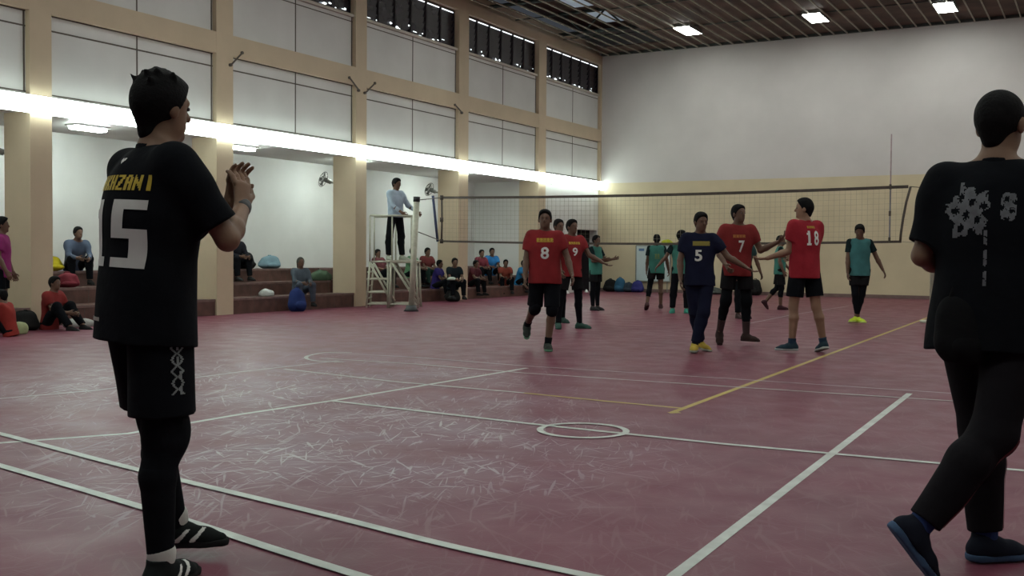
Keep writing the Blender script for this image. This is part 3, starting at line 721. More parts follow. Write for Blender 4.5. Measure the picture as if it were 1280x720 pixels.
    # --- shirt
    if shirtcol is not None:
        T = Solid(); T.amp = amp; T.seed = int(abs(xy[0])*97) % 999
        hemc = P+sp*(-hem)*s; hc = ((hemc, -sp),)
        T.ell(C_+sp*.045*s, (sl, sf, sp), (.184*s*w_*baggy, .131*s*baggy, .205*s), .05, cuts=hc)
        T.cone(P+sp*.30*s, P+sp*(-hem-.05)*s, .126*s*baggy, .145*s*baggy, .06, flat=(lat, 1.34*w_), cuts=hc)
        T.cone(SC-sl*.14*s*w_-sp*.006*s, SC+sl*.14*s*w_-sp*.006*s, .062*s, .062*s, .05)
        for sg in (-1, 1): T.cone(N_-sp*.015*s, SC+sl*.13*s*sg*w_, .047*s, .058*s, .04)
        for sg in (() if sleevecol else (-1, 1)): T.cone(C_+sp*.08*s+sl*.09*s*sg, SC+sl*.135*s*sg*w_-sp*.03*s, .085*s, .066*s, .06)
        for sd, sg in (() if sleevecol else (('R', 1), ('L', -1))): T.cone(C_+sp*.10*s+sl*.085*s*sg, arm[sd][0]+(arm[sd][1]-arm[sd][0])*.28, .085*s, .064*s, .06)
        SLS = {}
        for sd in 'RL':
            SL = SLS.setdefault(sd, Solid()) if sleevecol else T
            SL.amp = amp; SL.seed = 5
            sh, el, wr, hd, pn, cu, sg = arm[sd]
            if sleeve <= 1: SL.cone(sh-unit(el-sh)*.01*s, el, .061*s, .070*s*(.55+.45*baggy) if sleeve > .4 else .06*s, .05, cuts=((sh+(el-sh)*sleeve, el-sh),))
            else:
                SL.cone(sh, el, .060*s, .050*s, .04); SL.cone(el, wr, .050*s, .036*s, .02, cuts=((el+(wr-el)*(sleeve-1), wr-el),))
        sm = cloth('shirt_%02d%02d%02d' % tuple(int(c*199) for c in shirtcol), shirtcol)
        so = part('shirt', T, sm)
        if sleevecol:
            for SL in SLS.values(): part('sleeve', SL, cloth('sleeve_%02d%02d%02d' % tuple(int(c*199) for c in sleevecol), sleevecol), lab=None, parent=so)
        Cl = Solid(); nd = unit(HC-HU*.05*s-HF*.01*s-(N_-sp*.03*s)); c0_ = N_-sp*.03*s; Cl.cone(c0_, c0_+nd*.09*s, .072*s, .063*s, .01, cuts=((c0_+nd*.036*s, nd+sf*.2), (c0_+nd*.0*s, -nd)))   # collar band
        part('collar', Cl, sleevecol and cloth('sleeve_%02d%02d%02d' % tuple(int(c*199) for c in sleevecol), sleevecol) or sm, parent=so)
        for mk in marks:
            txt, side, dx, dz, cw, ch, gap, m_ = mk[:8]
            if side == 'back': rr, nn = sl, -sf
            elif side == 'front': rr, nn = -sl, sf
            elif side == 'right': rr, nn = sf, sl
            print_on({'WHITE': 'shirt_number'}.get(m_, 'shirt_lettering') if isinstance(m_, str) else ('shirt_number' if txt.isdigit() else 'shirt_print'), so, txt, C_+rr*dx*s+sp*dz*s, rr, sp, nn, cw*s, ch*s, gap*s, m_, mk[8] if len(mk) > 8 else None, sub=1 if txt in ('8', '9', '7', '5', '18') else (2 if len(GLY[txt[0]]) > 200 and True else 3))
    # --- lower clothing
    bm_ = cloth('bottom_%02d%02d%02d' % tuple(int(c*199) for c in botcol), botcol); bo = None
    if bottom:
        Q = Solid(); Q.amp = amp*.8; Q.seed = 8
        Q.ell(P+sp*.0*s, (lat, f, sp), (.168*s*w_, .120*s, .11*s), .03)
        for sd in 'RL':
            hip, kn, an, ff, fu = leg[sd]
            if bottom == 'shorts': Q.cone(hip, kn, .094*s*w_, .098*s*shortw, .025, cuts=((hip+(kn-hip)*botlen, kn-hip),))
            elif bottom == 'pants': 
                bq = unit(np.cross(lat, kn-an)); bq = bq if bq@ff < 0 else -bq; cf = kn+(an-kn)*.3+bq*.018*s; Q.cone(hip, kn, .094*s*w_, .076*s, .03).cone(kn, cf, .074*s, .073*s, .03).cone(cf, an, .073*s, .058*s, .03, cuts=((kn+(an-kn)*.93, an-kn),))
            elif bottom == 'skirt': Q.cone(hip, kn, .12*s, .12*s, .08).cone(kn, an, .11*s, .09*s, .06)
        bo = part('shorts' if bottom == 'shorts' else ('trousers' if bottom == 'pants' else 'skirt'), Q, bm_)
    for sd in 'RL':
        hip, kn, an, ff, fu = leg[sd]; back = -ff
        bk = unit(np.cross(lat, kn-an)); bk = bk if bk@ff < 0 else -bk
        if tights and sd in tights[1]:
            G = Solid(); g0, g1 = tights[2]      # from knee fraction up the thigh (negative) to down the shin
            G.cone(hip, kn, .090*s*w_, .061*s, .03).cone(kn, kn+(an-kn)*.3+bk*.018*s, .060*s, .062*s, .02, cuts=((kn+(an-kn)*g1, an-kn),))
            if g1 > .3: G.cone(kn+(an-kn)*.3+bk*.018*s, an, .061*s, .042*s, .02, cuts=((kn+(an-kn)*g1, an-kn),))
            if len(tights) > 3 and tights[3]: G.ell(kn-bk*.012*s-(an-kn)*.06, (np.cross(bk, unit(kn-an)), bk, kn-an), (.076*s, .080*s, .11*s), .03)
            part('leggings', G, cloth('tights_%02d%02d%02d' % tuple(int(c*199) for c in tights[0]), tights[0]))
        if socks:
            G = Solid(); k0 = socks[1]
            G.cone(kn+(an-kn)*.3+bk*.018*s, an-fu*.02*s, .060*s, .042*s, .01, cuts=((kn+(an-kn)*k0, kn-an),))
            if k0 < .3: G.cone(kn, kn+(an-kn)*.3+bk*.018*s, .058*s, .061*s, .015, cuts=((kn+(an-kn)*k0, kn-an),))
            so_ = part('sock', G, cloth('sock_%02d%02d%02d' % tuple(int(c*199) for c in socks[0]), socks[0]))
            if len(socks) > 2:
                G = Solid(); c_ = kn+(an-kn)*.93; G.cone(c_-unit(an-kn)*.006, c_+unit(an-kn)*.010, .048*s, .047*s, .004); part('sock_band', G, cloth('sock_band', socks[2]), parent=so_)
        G = Solid(); lt = np.cross(ff, fu); sole = an-fu*.085*s
        G.cone(an-ff*.035*s-fu*.045*s, an+ff*.03*s-fu*.04*s, .042*s, .044*s, .02).cone(an+ff*.02*s-fu*.045*s, an+ff*.105*s-fu*.058*s, .043*s, .036*s, .03, flat=(lt, 1.15)).cone(an+ff*.105*s-fu*.058*s, an+ff*.16*s-fu*.065*s, .036*s, .026*s, .03, flat=(lt, 1.2))
        G.cone(an-ff*.01*s-fu*.02*s, an-ff*.01*s+fu*.015*s, .044*s, .043*s, .02); G.cut(sole+fu*.022*s, -fu); G.cut(an+fu*.018*s, fu)
        shm = cloth('shoe_%02d%02d%02d' % tuple(int(c*199) for c in shoecol), shoecol); sho = part('shoe', G, shm, min(h, .008))
        G = Solid(); G.cone(an-ff*.035*s-fu*.07*s, an+ff*.10*s-fu*.07*s, .043*s, .044*s, .02, flat=(lt, 1.05)).cone(an+ff*.10*s-fu*.07*s, an+ff*.16*s-fu*.07*s, .042*s, .034*s, .02, flat=(lt, 1.1)); G.cut(sole, -fu); G.cut(sole+fu*.027*s, fu)
        part('sole', G, cloth('sole_%02d%02d%02d' % tuple(int(c*199) for c in (solecol or shoecol)), solecol or shoecol), min(h, .008), parent=sho)
    if extras: extras(dict(root=root, HC=HC, HF=HF, HL=HL, HU=HU, arm=arm, leg=leg, s=s, P=P, sp=sp, f=f, lat=lat, sl=sl, sf=sf, h=h, part=part, so=so if shirtcol is not None else None, bo=bo, C=C_, N=N_))
    return root

RED = (.20, .018, .020); TEAL = (.045, .17, .135); BLK = (.0055, .0065, .0085); NAVY = (.010, .012, .028)
SK = (.20, .115, .07); SKD = (.12, .065, .042)
def gp(x, y): p = onz(x, y); return (p[0], p[1])

# --- the player in 15 (left foreground)
def ex15(k):
    s = k['s']; arm = k['arm']
    hip, kn, an, ff, fu = k['leg']['L']
    # wristband / watch
    sh, el, wr, hd, pn, cu, sg = arm['R']
    G = Solid(); G.cone(wr-unit(wr-el)*.012, wr+unit(wr-el)*.006, .031*s, .030*s, .004); k['part']('watch', G, BLACKP, .005)
    print_on('shorts_emblem', k['bo'], '%', k['P']-V3(0, 0, .18)+V3(.09, 0, 0), unit(k['f']*.75+k['lat']*.6), V3(-.03, 0, 1), unit(k['lat']*.8-k['f']*.3), .058, .20, 0, mat('pale_grey_print', (.20, .22, .22), .8, noise=.2, nscale=30), 'grey ornamental emblem down the side')
    print_on('shirt_stripe', k['so'], '=', k['C']-V3(0, 0, .345)-k['sl']*.10, k['sl'], V3(.0, 0, 1), -k['sf'], .14, .013, 0, mat('pale_print', (.30, .28, .25), .8, noise=.1), 'thin pale stripe at the hem')
    for sd in 'RL':
        hip, kn, an, ff, fu = k['leg'][sd]; lt = unit(np.cross(ff, fu))
        for shoe in [c for c in k['root'].children if c.name.startswith('shoe')]:
            pass
    shoes = [c for c in k['root'].children if c.name.startswith('shoe')]
    for sd, so_ in zip('RL', shoes):
        hip, kn, an, ff, fu = k['leg'][sd]
        lt = unit(np.cross(ff, fu)); lt = lt if lt[1] < 0 else -lt
        for a, gl in ((.03, '/'), (.085, '/')): print_on('shoe_stripe', so_, gl, an+ff*a*s-fu*.038*s, ff, fu, lt, .06, .05, 0, WHITEP, 'slanting white stripe')
person('man seen from behind in a black shirt numbered 15, clapping, at the left foreground', gp(184, 724), H=1.83, face=45, h=.0055, hface=50, hpitch=-4,
       arms=dict(R=((.52, .10, -.85), (-.02, .86, .46), (-.12, .32, 1), (-.75, .55, .1), .35), L=('ik', (-.06, .065, .01), (.12, .15, 1), (.8, -.5, 0), .35, (-.3, .6, -1))),
       legs=dict(R=((.03, .0, -1), (.0, -.06, -1), 70, 0), L=((.10, .30, -1), (.08, .26, -1), 8, 0)),
       skin=SK, hstyle='tousled', shirtcol=BLK, sleeve=.80, hem=.11, baggy=1.10, botcol=BLK, botlen=.80, shortw=1.14, tights=(BLK, 'RL', (-1, .30), True), socks=(BLK, .22, (.5, .5, .46)),
       shoecol=(.012, .014, .014), solecol=(.02, .02, .02), w_=1.08, lean=(.055, .02),
       marks=(('15', 'back', .018, -.045, .140, .225, .022, WHITEP, 'large white number 15'), ('BAKHZANI', 'back', .012, .125, .036, .052, .006, YELP, 'yellow player name'), ('^', 'back', -.02, .195, .035, .035, 0, WHITEP, 'small white winged mark')), extras=ex15)

# --- the man in black at right
def exR(k):
    s = k['s']; HC, HF, HL, HU = (k[x] for x in ('HC', 'HF', 'HL', 'HU')); g = MB(); bk = BLACKP
    for sg in (-1, 1):
        c = HC+HF*.098*s+HL*.032*s*sg+HU*.012*s
        g.tube([c+HL*.024*math.cos(t*math.pi/8)+HU*.018*math.sin(t*math.pi/8) for t in range(17)], .0022, bk, 6, False)
        g.tube([c+HL*.024*sg, HC+HF*.07*s+HL*.079*s*sg+HU*.018*s, HC-HF*.01*s+HL*.083*s*sg+HU*.015*s], .002, bk, 6)
    g.tube([HC+HF*.10*s-HL*.01*s+HU*.014*s, HC+HF*.10*s+HL*.01*s+HU*.014*s], .002, bk, 6); g.build('glasses', k['root'])
    o = k['so']
    print_on('shirt_print', o, '!', k['C']+k['sl']*.0+V3(0, 0, -.10), k['sl'], V3(0, 0, 1), -k['sf'], .012, .20, 0, GREYP, 'thin grey vertical lettering')
    print_on('shirt_print', o, '@', k['C']+k['sl']*.070+V3(0, 0, .085), k['sl'], V3(0, 0, 1), -k['sf'], .05, .11, 0, GREYP, 'grey printed block')
    for sd in 'RL':
        hip, kn, an, ff, fu = k['leg'][sd]
        print_on('side_stripe', k['bo'], '=', (kn+an)/2, unit(an-kn), unit(np.cross(k['lat'], an-kn)), k['lat'], .40, .018, 0, mat('dark_red_stripe', (.10, .008, .015), .8, noise=.1), 'dark red side stripe')
person('man in a black T-shirt with a grey back print, striding at the right edge', gp(1233, 712), H=1.83, face=55, h=.0055, twist=0, hface=38, hpitch=-4,
       arms=dict(L=((-.26, -.02, -.95), (.80, .62, -.28), None, (.2, -.3, .9), .6), R=((.30, .1, -.95), (.35, .85, .1), None, (-.7, 0, .2), .6)),
       legs=dict(R=((-.26, -.12, -.95), (-.62, -.05, -.78), 0, -52), L=((.22, .12, -.95), (.06, .0, -1), 12, 0)), lean=(.02, .03),
       skin=SK, hstyle='buzz', shirtcol=BLK, sleeve=.86, hem=.13, baggy=1.12, bottom='pants', botcol=(.011, .010, .012), socks=((.02, .04, .12), .8), shoecol=(.012, .014, .022), solecol=(.05, .09, .16), w_=1.05,
       marks=(('#', 'back', -.065, .070, .17, .21, 0, GREYP, 'large faded grey crest print'),), extras=exR)

# --- red team
person('player in a red shirt numbered 8 walking toward the camera', gp(680, 438), H=1.74, face=268, h=.008, hface=265, skin=SKD,
       arms=dict(R=((-.18, -.05, -1), (-.05, -.35, -.9)), L=((.35, -.1, -.95), (.2, -.5, -.8))), legs=dict(R=((-.06, .25, -1), (-.22, .85, -.55), 268, -40), L=((.0, -.08, -1), (-.12, .05, -1), 275, 0)),
       shirtcol=RED, botcol=BLK, botlen=.9, tights=(BLK, 'RL', (-1, .12), True), socks=(BLK, .80), shoecol=(.03, .035, .03), solecol=(.10, .22, .14), w_=1.05, baggy=1.05,
       marks=(('8', 'front', .0, -.02, .10, .145, 0, WHITEP, 'white number 8'), ('~~~~~', 'front', .0, .14, .036, .05, .006, YELP, 'yellow team lettering')), group='red team players')
person('red-shirted player mostly hidden behind number 8, only head and shoulder showing', gp(697, 404), H=1.79, face=290, h=.009, hface=300, skin=SKD, arms=dict(L=((.25, -.1, -.95), (.3, -.5, -.8))), legs=dict(R=((-.05, 0, -1), (-.0, .05, -1), 290, 0), L=((.0, .1, -1), (.0, .05, -1), 300, 0)),
       shirtcol=RED, tights=(BLK, 'RL', (-1, .9)), socks=(BLK, .8), shoecol=(.03, .06, .05), group='red team players')
person('player in a red shirt numbered 9 beside number 8, facing the teal player', gp(713, 411), H=1.75, face=295, h=.009, hface=310, skin=SKD,
       arms=dict(R=((-.25, -.1, -.95), (.2, -.5, -.8)), L=((.45, -.2, -.8), (.75, -.2, -.4), None, (0, 0, 1), .3)), legs=dict(R=((-.18, 0, -1), (-.08, .05, -1), 270, 0), L=((.10, .05, -1), (.06, .08, -1), 350, 0)),
       shirtcol=RED, botlen=.7, tights=(BLK, 'RL', (-1, .93)), socks=(BLK, .8), shoecol=(.03, .07, .055),
       marks=(('9', 'front', .0, -.0, .09, .13, 0, WHITEP, 'white number 9'), ('~~~~~', 'front', .0, .14, .034, .04, .006, YELP, 'yellow team lettering')), group='red team players')
person('player in a red shirt numbered 7 turning toward number 18', gp(920, 432), H=1.80, face=268, h=.008, hface=300, skin=SKD,
       arms=dict(R=((-.30, -.1, -.95), (.25, -.6, -.6)), L=((.40, -.1, -.9), (.62, -.3, .34), (.55, -.2, .6), (-.3, .2, .9), .35)), legs=dict(R=((-.10, .05, -1), (-.12, .30, -1), 262, -35), L=((.06, -.02, -1), (.02, .02, -1), 320, 0)),
       shirtcol=(.18, .020, .020), botlen=.62, tights=(BLK, 'RL', (-1, .6), True), socks=((.05, .03, .03), .6), shoecol=(.035, .02, .018), w_=1.02,
       marks=(('7', 'front', .03, -.02, .075, .15, 0, WHITEP, 'white number 7'), ('~~~~', 'front', .0, .11, .034, .04, .006, mat('orange_print', (.42, .16, .03), .7, noise=.1), 'orange team lettering')), group='red team players')
person('player in navy shirt numbered 5 and navy track trousers, legs crossing', gp(873, 440), H=1.72, face=258, h=.008, hface=285, hpitch=-5, skin=SKD,
       arms=dict(R=((-.25, -.1, -.95), (-.02, -.35, -.9)), L=((.55, -.15, -.75), (.82, -.2, -.48), None, (-.2, 0, 1), .3)), legs=dict(R=((.12, .10, -1), (.26, .30, -1), 310, -10), L=((-.10, -.12, -1), (-.28, .0, -1), 255, 0)),
       shirtcol=NAVY, bottom='pants', botcol=NAVY, socks=((.02, .02, .03), .85), shoecol=(.42, .30, .05), solecol=(.3, .3, .25), w_=1.02,
       marks=(('5', 'front', -.01, -.02, .09, .14, 0, WHITEP, 'white number 5'), ('~~~~~', 'front', .02, .13, .040, .055, .002, mat('olive_yellow_print', (.30, .24, .03), .7, noise=.1), 'olive yellow team lettering')))
person('player seen from behind in a red shirt numbered 18 and black shorts', gp(1004, 441), H=1.87, face=112, h=.008, hface=165, skin=(.24, .14, .09),
       arms=dict(L=((-.12, .10, -.95), (-.88, .25, -.32), (-.95, .2, -.1), (0, .1, 1), .3), R=((-.05, .2, -.95), (-.6, .6, -.2))), legs=dict(L=((-.09, .05, -1), (-.03, -.02, -1), 175, 0), R=((.12, -.08, -1), (.22, -.0, -1), 100, -14)),
       shirtcol=(.28, .018, .028), sleeve=.55, botcol=BLK, botlen=.72, socks=((.02, .04, .07), .86), shoecol=(.02, .04, .055), solecol=(.35, .38, .36), baggy=1.03, tights=None, lean=(.0, .0),
       marks=(('18', 'back', .01, .06, .070, .165, .022, WHITEP, 'white number 18'), ('~~~~', 'back', .0, .185, .024, .026, .004, YELP, 'yellow player name')), group='red team players')

# --- teal team (far side of the net)
TSL = (.010, .020, .022)
person('teal-shirted player clapping behind the red number 9, near the doorway', gp(744, 388), H=1.60, face=320, h=.010, skin=SKD, shirtcol=TEAL, sleevecol=TSL,
       arms=dict(R=((.1, -.3, -.9), (.75, -.3, .1), None, (0, .6, .2), .2), L=((.35, -.1, -.9), (.7, -.5, .15), None, (0, -.6, .2), .2)), tights=(BLK, 'RL', (-1, .95)), shoecol=(.03, .03, .03), group='teal team players')
person('teal-shirted player walking away in front of the white board', gp(820, 387.8), H=1.60, face=88, h=.010, skin=SKD, shirtcol=TEAL, sleevecol=TSL, arms=dict(L=((-.15, 0, -1), (-.05, .2, -1)), R=((.25, 0, -1), (.2, .2, -1))),
       legs=dict(L=((-.15, -.05, -1), (-.2, -.35, -1), 95, -30), R=((.03, .1, -1), (.02, .0, -1), 80, 0)), tights=(BLK, 'L', (-1, .6)), shoecol=(.06, .03, .03), botlen=.55, marks=(('~~', 'back', 0, 0, .05, .12, .01, mat('faint_yellow_print', (.16, .22, .06), .7, noise=.1), 'faint yellow back print'),), group='teal team players')
person('teal-shirted player in long black trousers with pale stripe, partly behind number 5', gp(850, 391.3), H=1.70, face=262, h=.010, hface=350, skin=SKD, shirtcol=TEAL, sleevecol=TSL, arms=dict(R=((-.5, -.1, -.8), (-.55, -.2, -.6)), L=((.2, 0, -1), (.1, -.2, -1))),
       legs=dict(R=((-.1, 0, -1), (-.05, 0, -1), 250, 0), L=((.1, 0, -1), (.0, 0, -1), 290, 0)), bottom='pants', botcol=BLK, shoecol=(.06, .30, .22), group='teal team players')
person('teal-shirted player hidden behind number 7, dark arm and shoe showing', gp(928, 398), H=1.66, face=280, h=.010, skin=SKD, shirtcol=(.02, .05, .05), arms=dict(L=((.35, 0, -.9), (.3, -.1, -.9)), R=((-.1, 0, -1), (0, -.2, -1))), bottom='pants', botcol=BLK, shoecol=(.05, .03, .03), group='teal team players')
person('teal-shirted player striding to the right behind number 18', gp(974, 387), H=1.64, face=350, h=.010, skin=SKD, shirtcol=TEAL, sleevecol=TSL, arms=dict(R=((-.1, -.1, -1), (.3, -.1, -.8)), L=((.2, 0, -1), (.5, .0, -.5))),
       legs=dict(L=((-.12, 0, -1), (-.62, .0, -.75), 10, -50), R=((.10, 0, -1), (-.05, 0, -1), 350, 0)), bottom='shorts', botlen=.8, tights=(BLK, 'RL', (-1, .5)), shoecol=(.05, .02, .025), group='teal team players')
person('teal-shirted player in bright yellow shoes looking down, right of number 18', gp(1073, 403), H=1.78, face=262, h=.009, hface=245, hpitch=-22, skin=SKD, shirtcol=(.045, .145, .145), sleevecol=TSL,
       arms=dict(R=((-.12, -.05, -1), (-.05, -.15, -1)), L=((.42, 0, -.9), (.42, -.1, -.85))), legs=dict(R=((.06, -.05, -1), (.14, .05, -1), 300, 0), L=((-.10, .02, -1), (-.22, .05, -1), 215, 0)),
       botlen=.62, tights=(BLK, 'RL', (-1, .85)), shoecol=(.55, .72, .05), solecol=(.6, .7, .2), group='teal team players')

# --- referee
rp = onz(495, 384)
person('referee in a pale blue shirt and black trousers standing on the ivory stand', (rp[0]-vR[0]*.02, rp[1]-vR[1]*.02), H=1.80, face=320, h=.009, hface=330, hpitch=-8, skin=SKD, shirtcol=(.34, .42, .50), sleeve=1.75, bottom='pants', botcol=BLK,
       arms=dict(R=((.25, -.25, -.9), (.6, -.1, -.45), None, None, .8), L=((.45, .1, -.8), (.7, -.1, -.5), None, None, .8)), shoecol=(.32, .34, .28), solecol=(.4, .4, .35), floor_z=PZ+.035,
       legs=dict(R=((-.12, -.05, -1), (-.05, 0, -1), 300, 0), L=((.13, .05, -1), (.05, 0, -1), 340, 0)), hem=.02, marks=())
# ------------------------------------------------------------------ spectators on the steps
TIERX = {0: -13.95, 1: -14.45, 2: -15.10, 3: -15.75}; TIERZ = {0: 0.0, 1: .29, 2: .55, 3: .81}
def sitter(label, px, py, tier, shirt, bot=BLK, H=1.6, a=-8, lean=.22, armf=None, hd=None, skin=SKD, hstyle='short', sleeve=.62, seatz=None, X=None, knee=None, group='spectators on the tiled steps', **kw):
    X = X if X is not None else TIERX[tier]; Yp = onX(px, py, X)[1]; ar = math.radians(a); c, s_ = math.cos(ar), math.sin(ar)
    k = knee if knee is not None else .36
    th = (c, s_, k); sh = (c*.06, s_*.06, -1)
    if seatz == 0: th = (c*.6, s_*.6, .62); sh = (c*.55, s_*.55, -.75)
    rx, ry = s_, -c
    def L(f_, r_, u_): return (c*f_+rx*r_, s_*f_+ry*r_, u_)
    arms_ = armf or dict(R=(L(.5, .1, -.85), L(.85, -.35, -.15), None, None, .5), L=(L(.5, -.1, -.85), L(.85, .35, -.2), None, None, .5))
    if callable(armf): arms_ = armf(L)
    return person(label, (X, Yp), H=H, face=a, rot=0.0, h=.012, lean=(c*lean, s_*lean), hface=a if hd is None else hd, arms=arms_,
                  legs=dict(R=(L(th[0]*c+th[1]*s_, .18, th[2]) if seatz == 0 else L(1, .18, k), sh, a, 0), L=(L(1, -.18, k) if seatz != 0 else L(.6/1, -.12, .62), sh, a, 0)),
                  seat=(TIERZ[tier] if seatz is None else seatz), shirtcol=shirt, bottom='pants', botcol=bot, hstyle=hstyle, skin=skin, sleeve=sleeve, group=group, amp=.005, **kw)
sitter('person in a blue-grey jacket hunched on the top step at left', 92, 325, 3, (.065, .085, .13), a=-20, lean=.45, sleeve=1.9, hd=-5)
sitter('person in black on the top step behind the raised elbow of the player in 15', 291, 330, 3, (.012, .012, .016), a=-10, sleeve=1.8)
sitter('woman in a grey-green headscarf and blue-grey dress sitting alone behind the blue bag', 374, 345, 1, (.07, .09, .11), bot=(.05, .06, .08), a=-25, H=1.52, hair=(.07, .075, .065), hstyle='long', sleeve=1.9, lean=.12)
sitter('person in a green shirt seated behind the right side of the referee stand', 511, 325, 2, (.10, .22, .12), a=10, H=1.5)
sitter('person in a dull red shirt just right of the leaning net post', 531, 330, 2, (.13, .03, .03), bot=(.02, .05, .04), a=-20, H=1.5)
sitter('person in a purple shirt on the lowest step', 544, 350, 1, (.03, .02, .13), a=15, H=1.42)
sitter('person in a dark shirt with white cloth in the lap, by the pillar', 566, 350, 0, (.012, .018, .022), a=-35, H=1.5, seatz=.30, X=-13.86, knee=.30)
sitter('person in a dark maroon shirt next to the pillar, leftmost in the farthest alcove', 589, 345, 1, (.07, .015, .02), a=-5, H=1.42, lean=.3)
sitter('person in a rose-red shirt on the middle step, left of the bright blue shirt', 599, 335, 2, (.14, .026, .038), a=-25, H=1.45, sleeve=1.4)
sitter('person in a bright blue shirt sitting higher than the neighbours in the farthest alcove', 613, 335, 2, (.025, .15, .36), a=-40, H=1.55)
sitter('person in an orange-red shirt with hands together, right of the bright blue shirt', 630, 350, 1, (.17, .035, .022), a=-45, H=1.45, lean=.3)
sitter('person in a cyan-blue shirt low beside player number 8', 648, 350, 1, (.025, .16, .33), a=0, H=1.42, lean=.35)
sitter('person in a dark red shirt leaning back behind the ladder of the referee stand', 476, 345, 2, (.10, .03, .035), a=-10, H=1.4, lean=-.25)
sitter('person in a red-sleeved shirt sitting on the floor by the leftmost pillar, hugging the knees', 62, 395, 0, (.18, .022, .02), a=15, H=1.55, seatz=0, X=-13.6, lean=.15)
g0 = gp(2, 416)
person('person in a magenta-pink shirt standing at the left edge of the picture', g0, H=1.66, face=10, h=.011, hface=20, skin=SKD, shirtcol=(.22, .022, .12), botcol=BLK, arms=dict(L=((.05, .1, -1), (.35, .1, -.9)), R=((.1, -.1, -1), (.5, -.1, -.8))), shoecol=(.05, .03, .03))
sitter('child in an orange-red shirt squatting on the floor in front of the pink shirt', 13, 400, 0, (.24, .028, .022), a=-150, H=1.25, seatz=0, X=-12.9, lean=.25, group=None)

# ------------------------------------------------------------------ bags and small things
def mcol(nm, c): return cloth(nm, c)
def bag(name, label, cat, px, py, X=None, Y=None, z=0., w=.30, d=.2, h_=.42, col=(.02, .02, .02), rot=0, tilt=0, group=None, strap=True, hh=.012):
    p = onX(px, py, X) if X is not None else onY(px, py, Y)
    G = Solid(); G.amp = .012; G.seed = int(px); ux, uy, uz = V3(1, 0, 0), V3(0, 1, 0), V3(0, 0, 1)
    G.ell(V3(0, 0, h_*.42), (ux, uy, uz), (w*.52, d*.55, h_*.46), .04).ell(V3(0, 0, h_*.25), (ux, uy, uz), (w*.55, d*.6, h_*.3), .05).ell(V3(0, 0, h_*.72), (ux, uy, uz), (w*.42, d*.42, h_*.28), .05)
    G.cut(V3(0, 0, .0), (0, 0, -1))
    m = mcol(name+'_%02d%02d%02d' % tuple(int(c*99) for c in col), col)
    o = new(name, G.mesh(name, hh, m), None, (p[0], p[1], z), rot); tag(o, label, cat, group)
    K_ = Solid(); K_.amp = .004; K_.ell(V3(0, -d*.52, h_*.27), (ux, uy, uz), (w*.36, d*.24, h_*.2), .02); new('pocket', K_.mesh('pocket', .010, m), o)
    if strap:
        q = MB(); q.tube([(-.05, 0, h_*.93), (-.03, 0, h_*1.03), (.03, 0, h_*1.03), (.05, 0, h_*.93)], .012, m, 6); q.build('handle', o)
    return o
bag('sports_bag', 'yellow bag on the top step beside the leftmost pillar', 'bag', 62, 343, X=-15.9, z=.81, w=.32, d=.42, h_=.26, col=(.36, .29, .01), rot=1.57)
bag('sports_bag', 'red bag on the step in front of the person in the blue-grey jacket', 'bag', 84, 352, X=-15.15, z=.55, w=.35, d=.25, h_=.25, col=(.14, .02, .03), rot=1.2)
bag('backpack', 'black bag on the floor between the leftmost pillar and the pink shirt', 'bag', 32, 395, X=-13.75, z=0, w=.4, d=.3, h_=.28, col=(.015, .015, .015))
bag('backpack', 'blue backpack standing on the floor below the woman with the headscarf', 'backpack', 371, 385, X=-13.92, z=0, w=.34, d=.26, h_=.46, col=(.015, .03, .12), rot=1.3)
bag('sports_bag', 'small blue and white bag on the top step, left of the woman with the headscarf', 'bag', 337, 332, X=-15.8, z=.81, w=.5, d=.28, h_=.28, col=(.16, .25, .30), rot=1.4)
bag('backpack', 'black backpack on the top step next to the person in black', 'backpack', 307, 332, X=-15.8, z=.81, w=.4, d=.3, h_=.36, col=(.014, .014, .018), rot=1.4)
bag('sports_bag', 'dark seat bag under the person in the dark shirt with the white cloth', 'bag', 566, 375, X=-13.9, z=0, w=.34, d=.34, h_=.28, col=(.02, .02, .02), rot=.5, strap=False)
for (px, lab, col, w_, h_) in ((763, 'black backpack, leftmost of the four bags at the foot of the end wall', (.015, .02, .02), .42, .40), (775, 'light blue backpack between the black and the dark bag at the end wall', (.03, .10, .17), .34, .45),
                         (786, 'dark slate bag, third of the four bags at the end wall', (.025, .035, .05), .34, .30), (797, 'navy blue bag, rightmost of the four, under the white board', (.03, .03, .14), .38, .36)):
    bag('backpack', lab, 'backpack', px, 362, Y=YE-.35, w=w_, h_=h_, d=.28, col=col, group='bags at the foot of the end wall')
bag('backpack', 'black bag with pale top at the end wall between number 5 and number 7', 'bag', 893, 365, Y=YE-.35, w=.5, h_=.2, d=.3, col=(.05, .055, .05))
bag('backpack', 'dark bag at the end wall right of number 7', 'bag', 944, 365, Y=YE-.35, w=.36, h_=.48, d=.3, col=(.015, .018, .018))
def lump(name, label, cat, px, py, X, z, rad, col, rot=0):
    p = onX(px, py, X); G = Solid(); G.amp = .014; G.seed = int(px)
    G.ell(V3(0, 0, rad[2]*.4), (V3(1, 0, 0), V3(0, 1, 0), V3(0, 0, 1)), rad, .03).ell(V3(rad[0]*.3, rad[1]*.4, rad[2]*.6), (V3(1, 0, 0), V3(0, 1, 0), V3(0, 0, 1)), (rad[0]*.5, rad[1]*.5, rad[2]*.6), .03); G.cut(V3(0, 0, 0), (0, 0, -1))
    return tag(new(name, G.mesh(name, .012, mcol(name+'_%d' % px, col)), None, (p[0], p[1], z), rot), label, cat)
lump('cloth', 'white crumpled cloth on the lowest step, left of the blue backpack', 'cloth', 332, 366, -14.5, .295, (.13, .19, .10), (.42, .44, .42))
lump('cloth', 'pale green and white cloth in the lap of the person at the pillar', 'cloth', 564, 352, -13.66, .53, (.10, .12, .05), (.36, .42, .36))
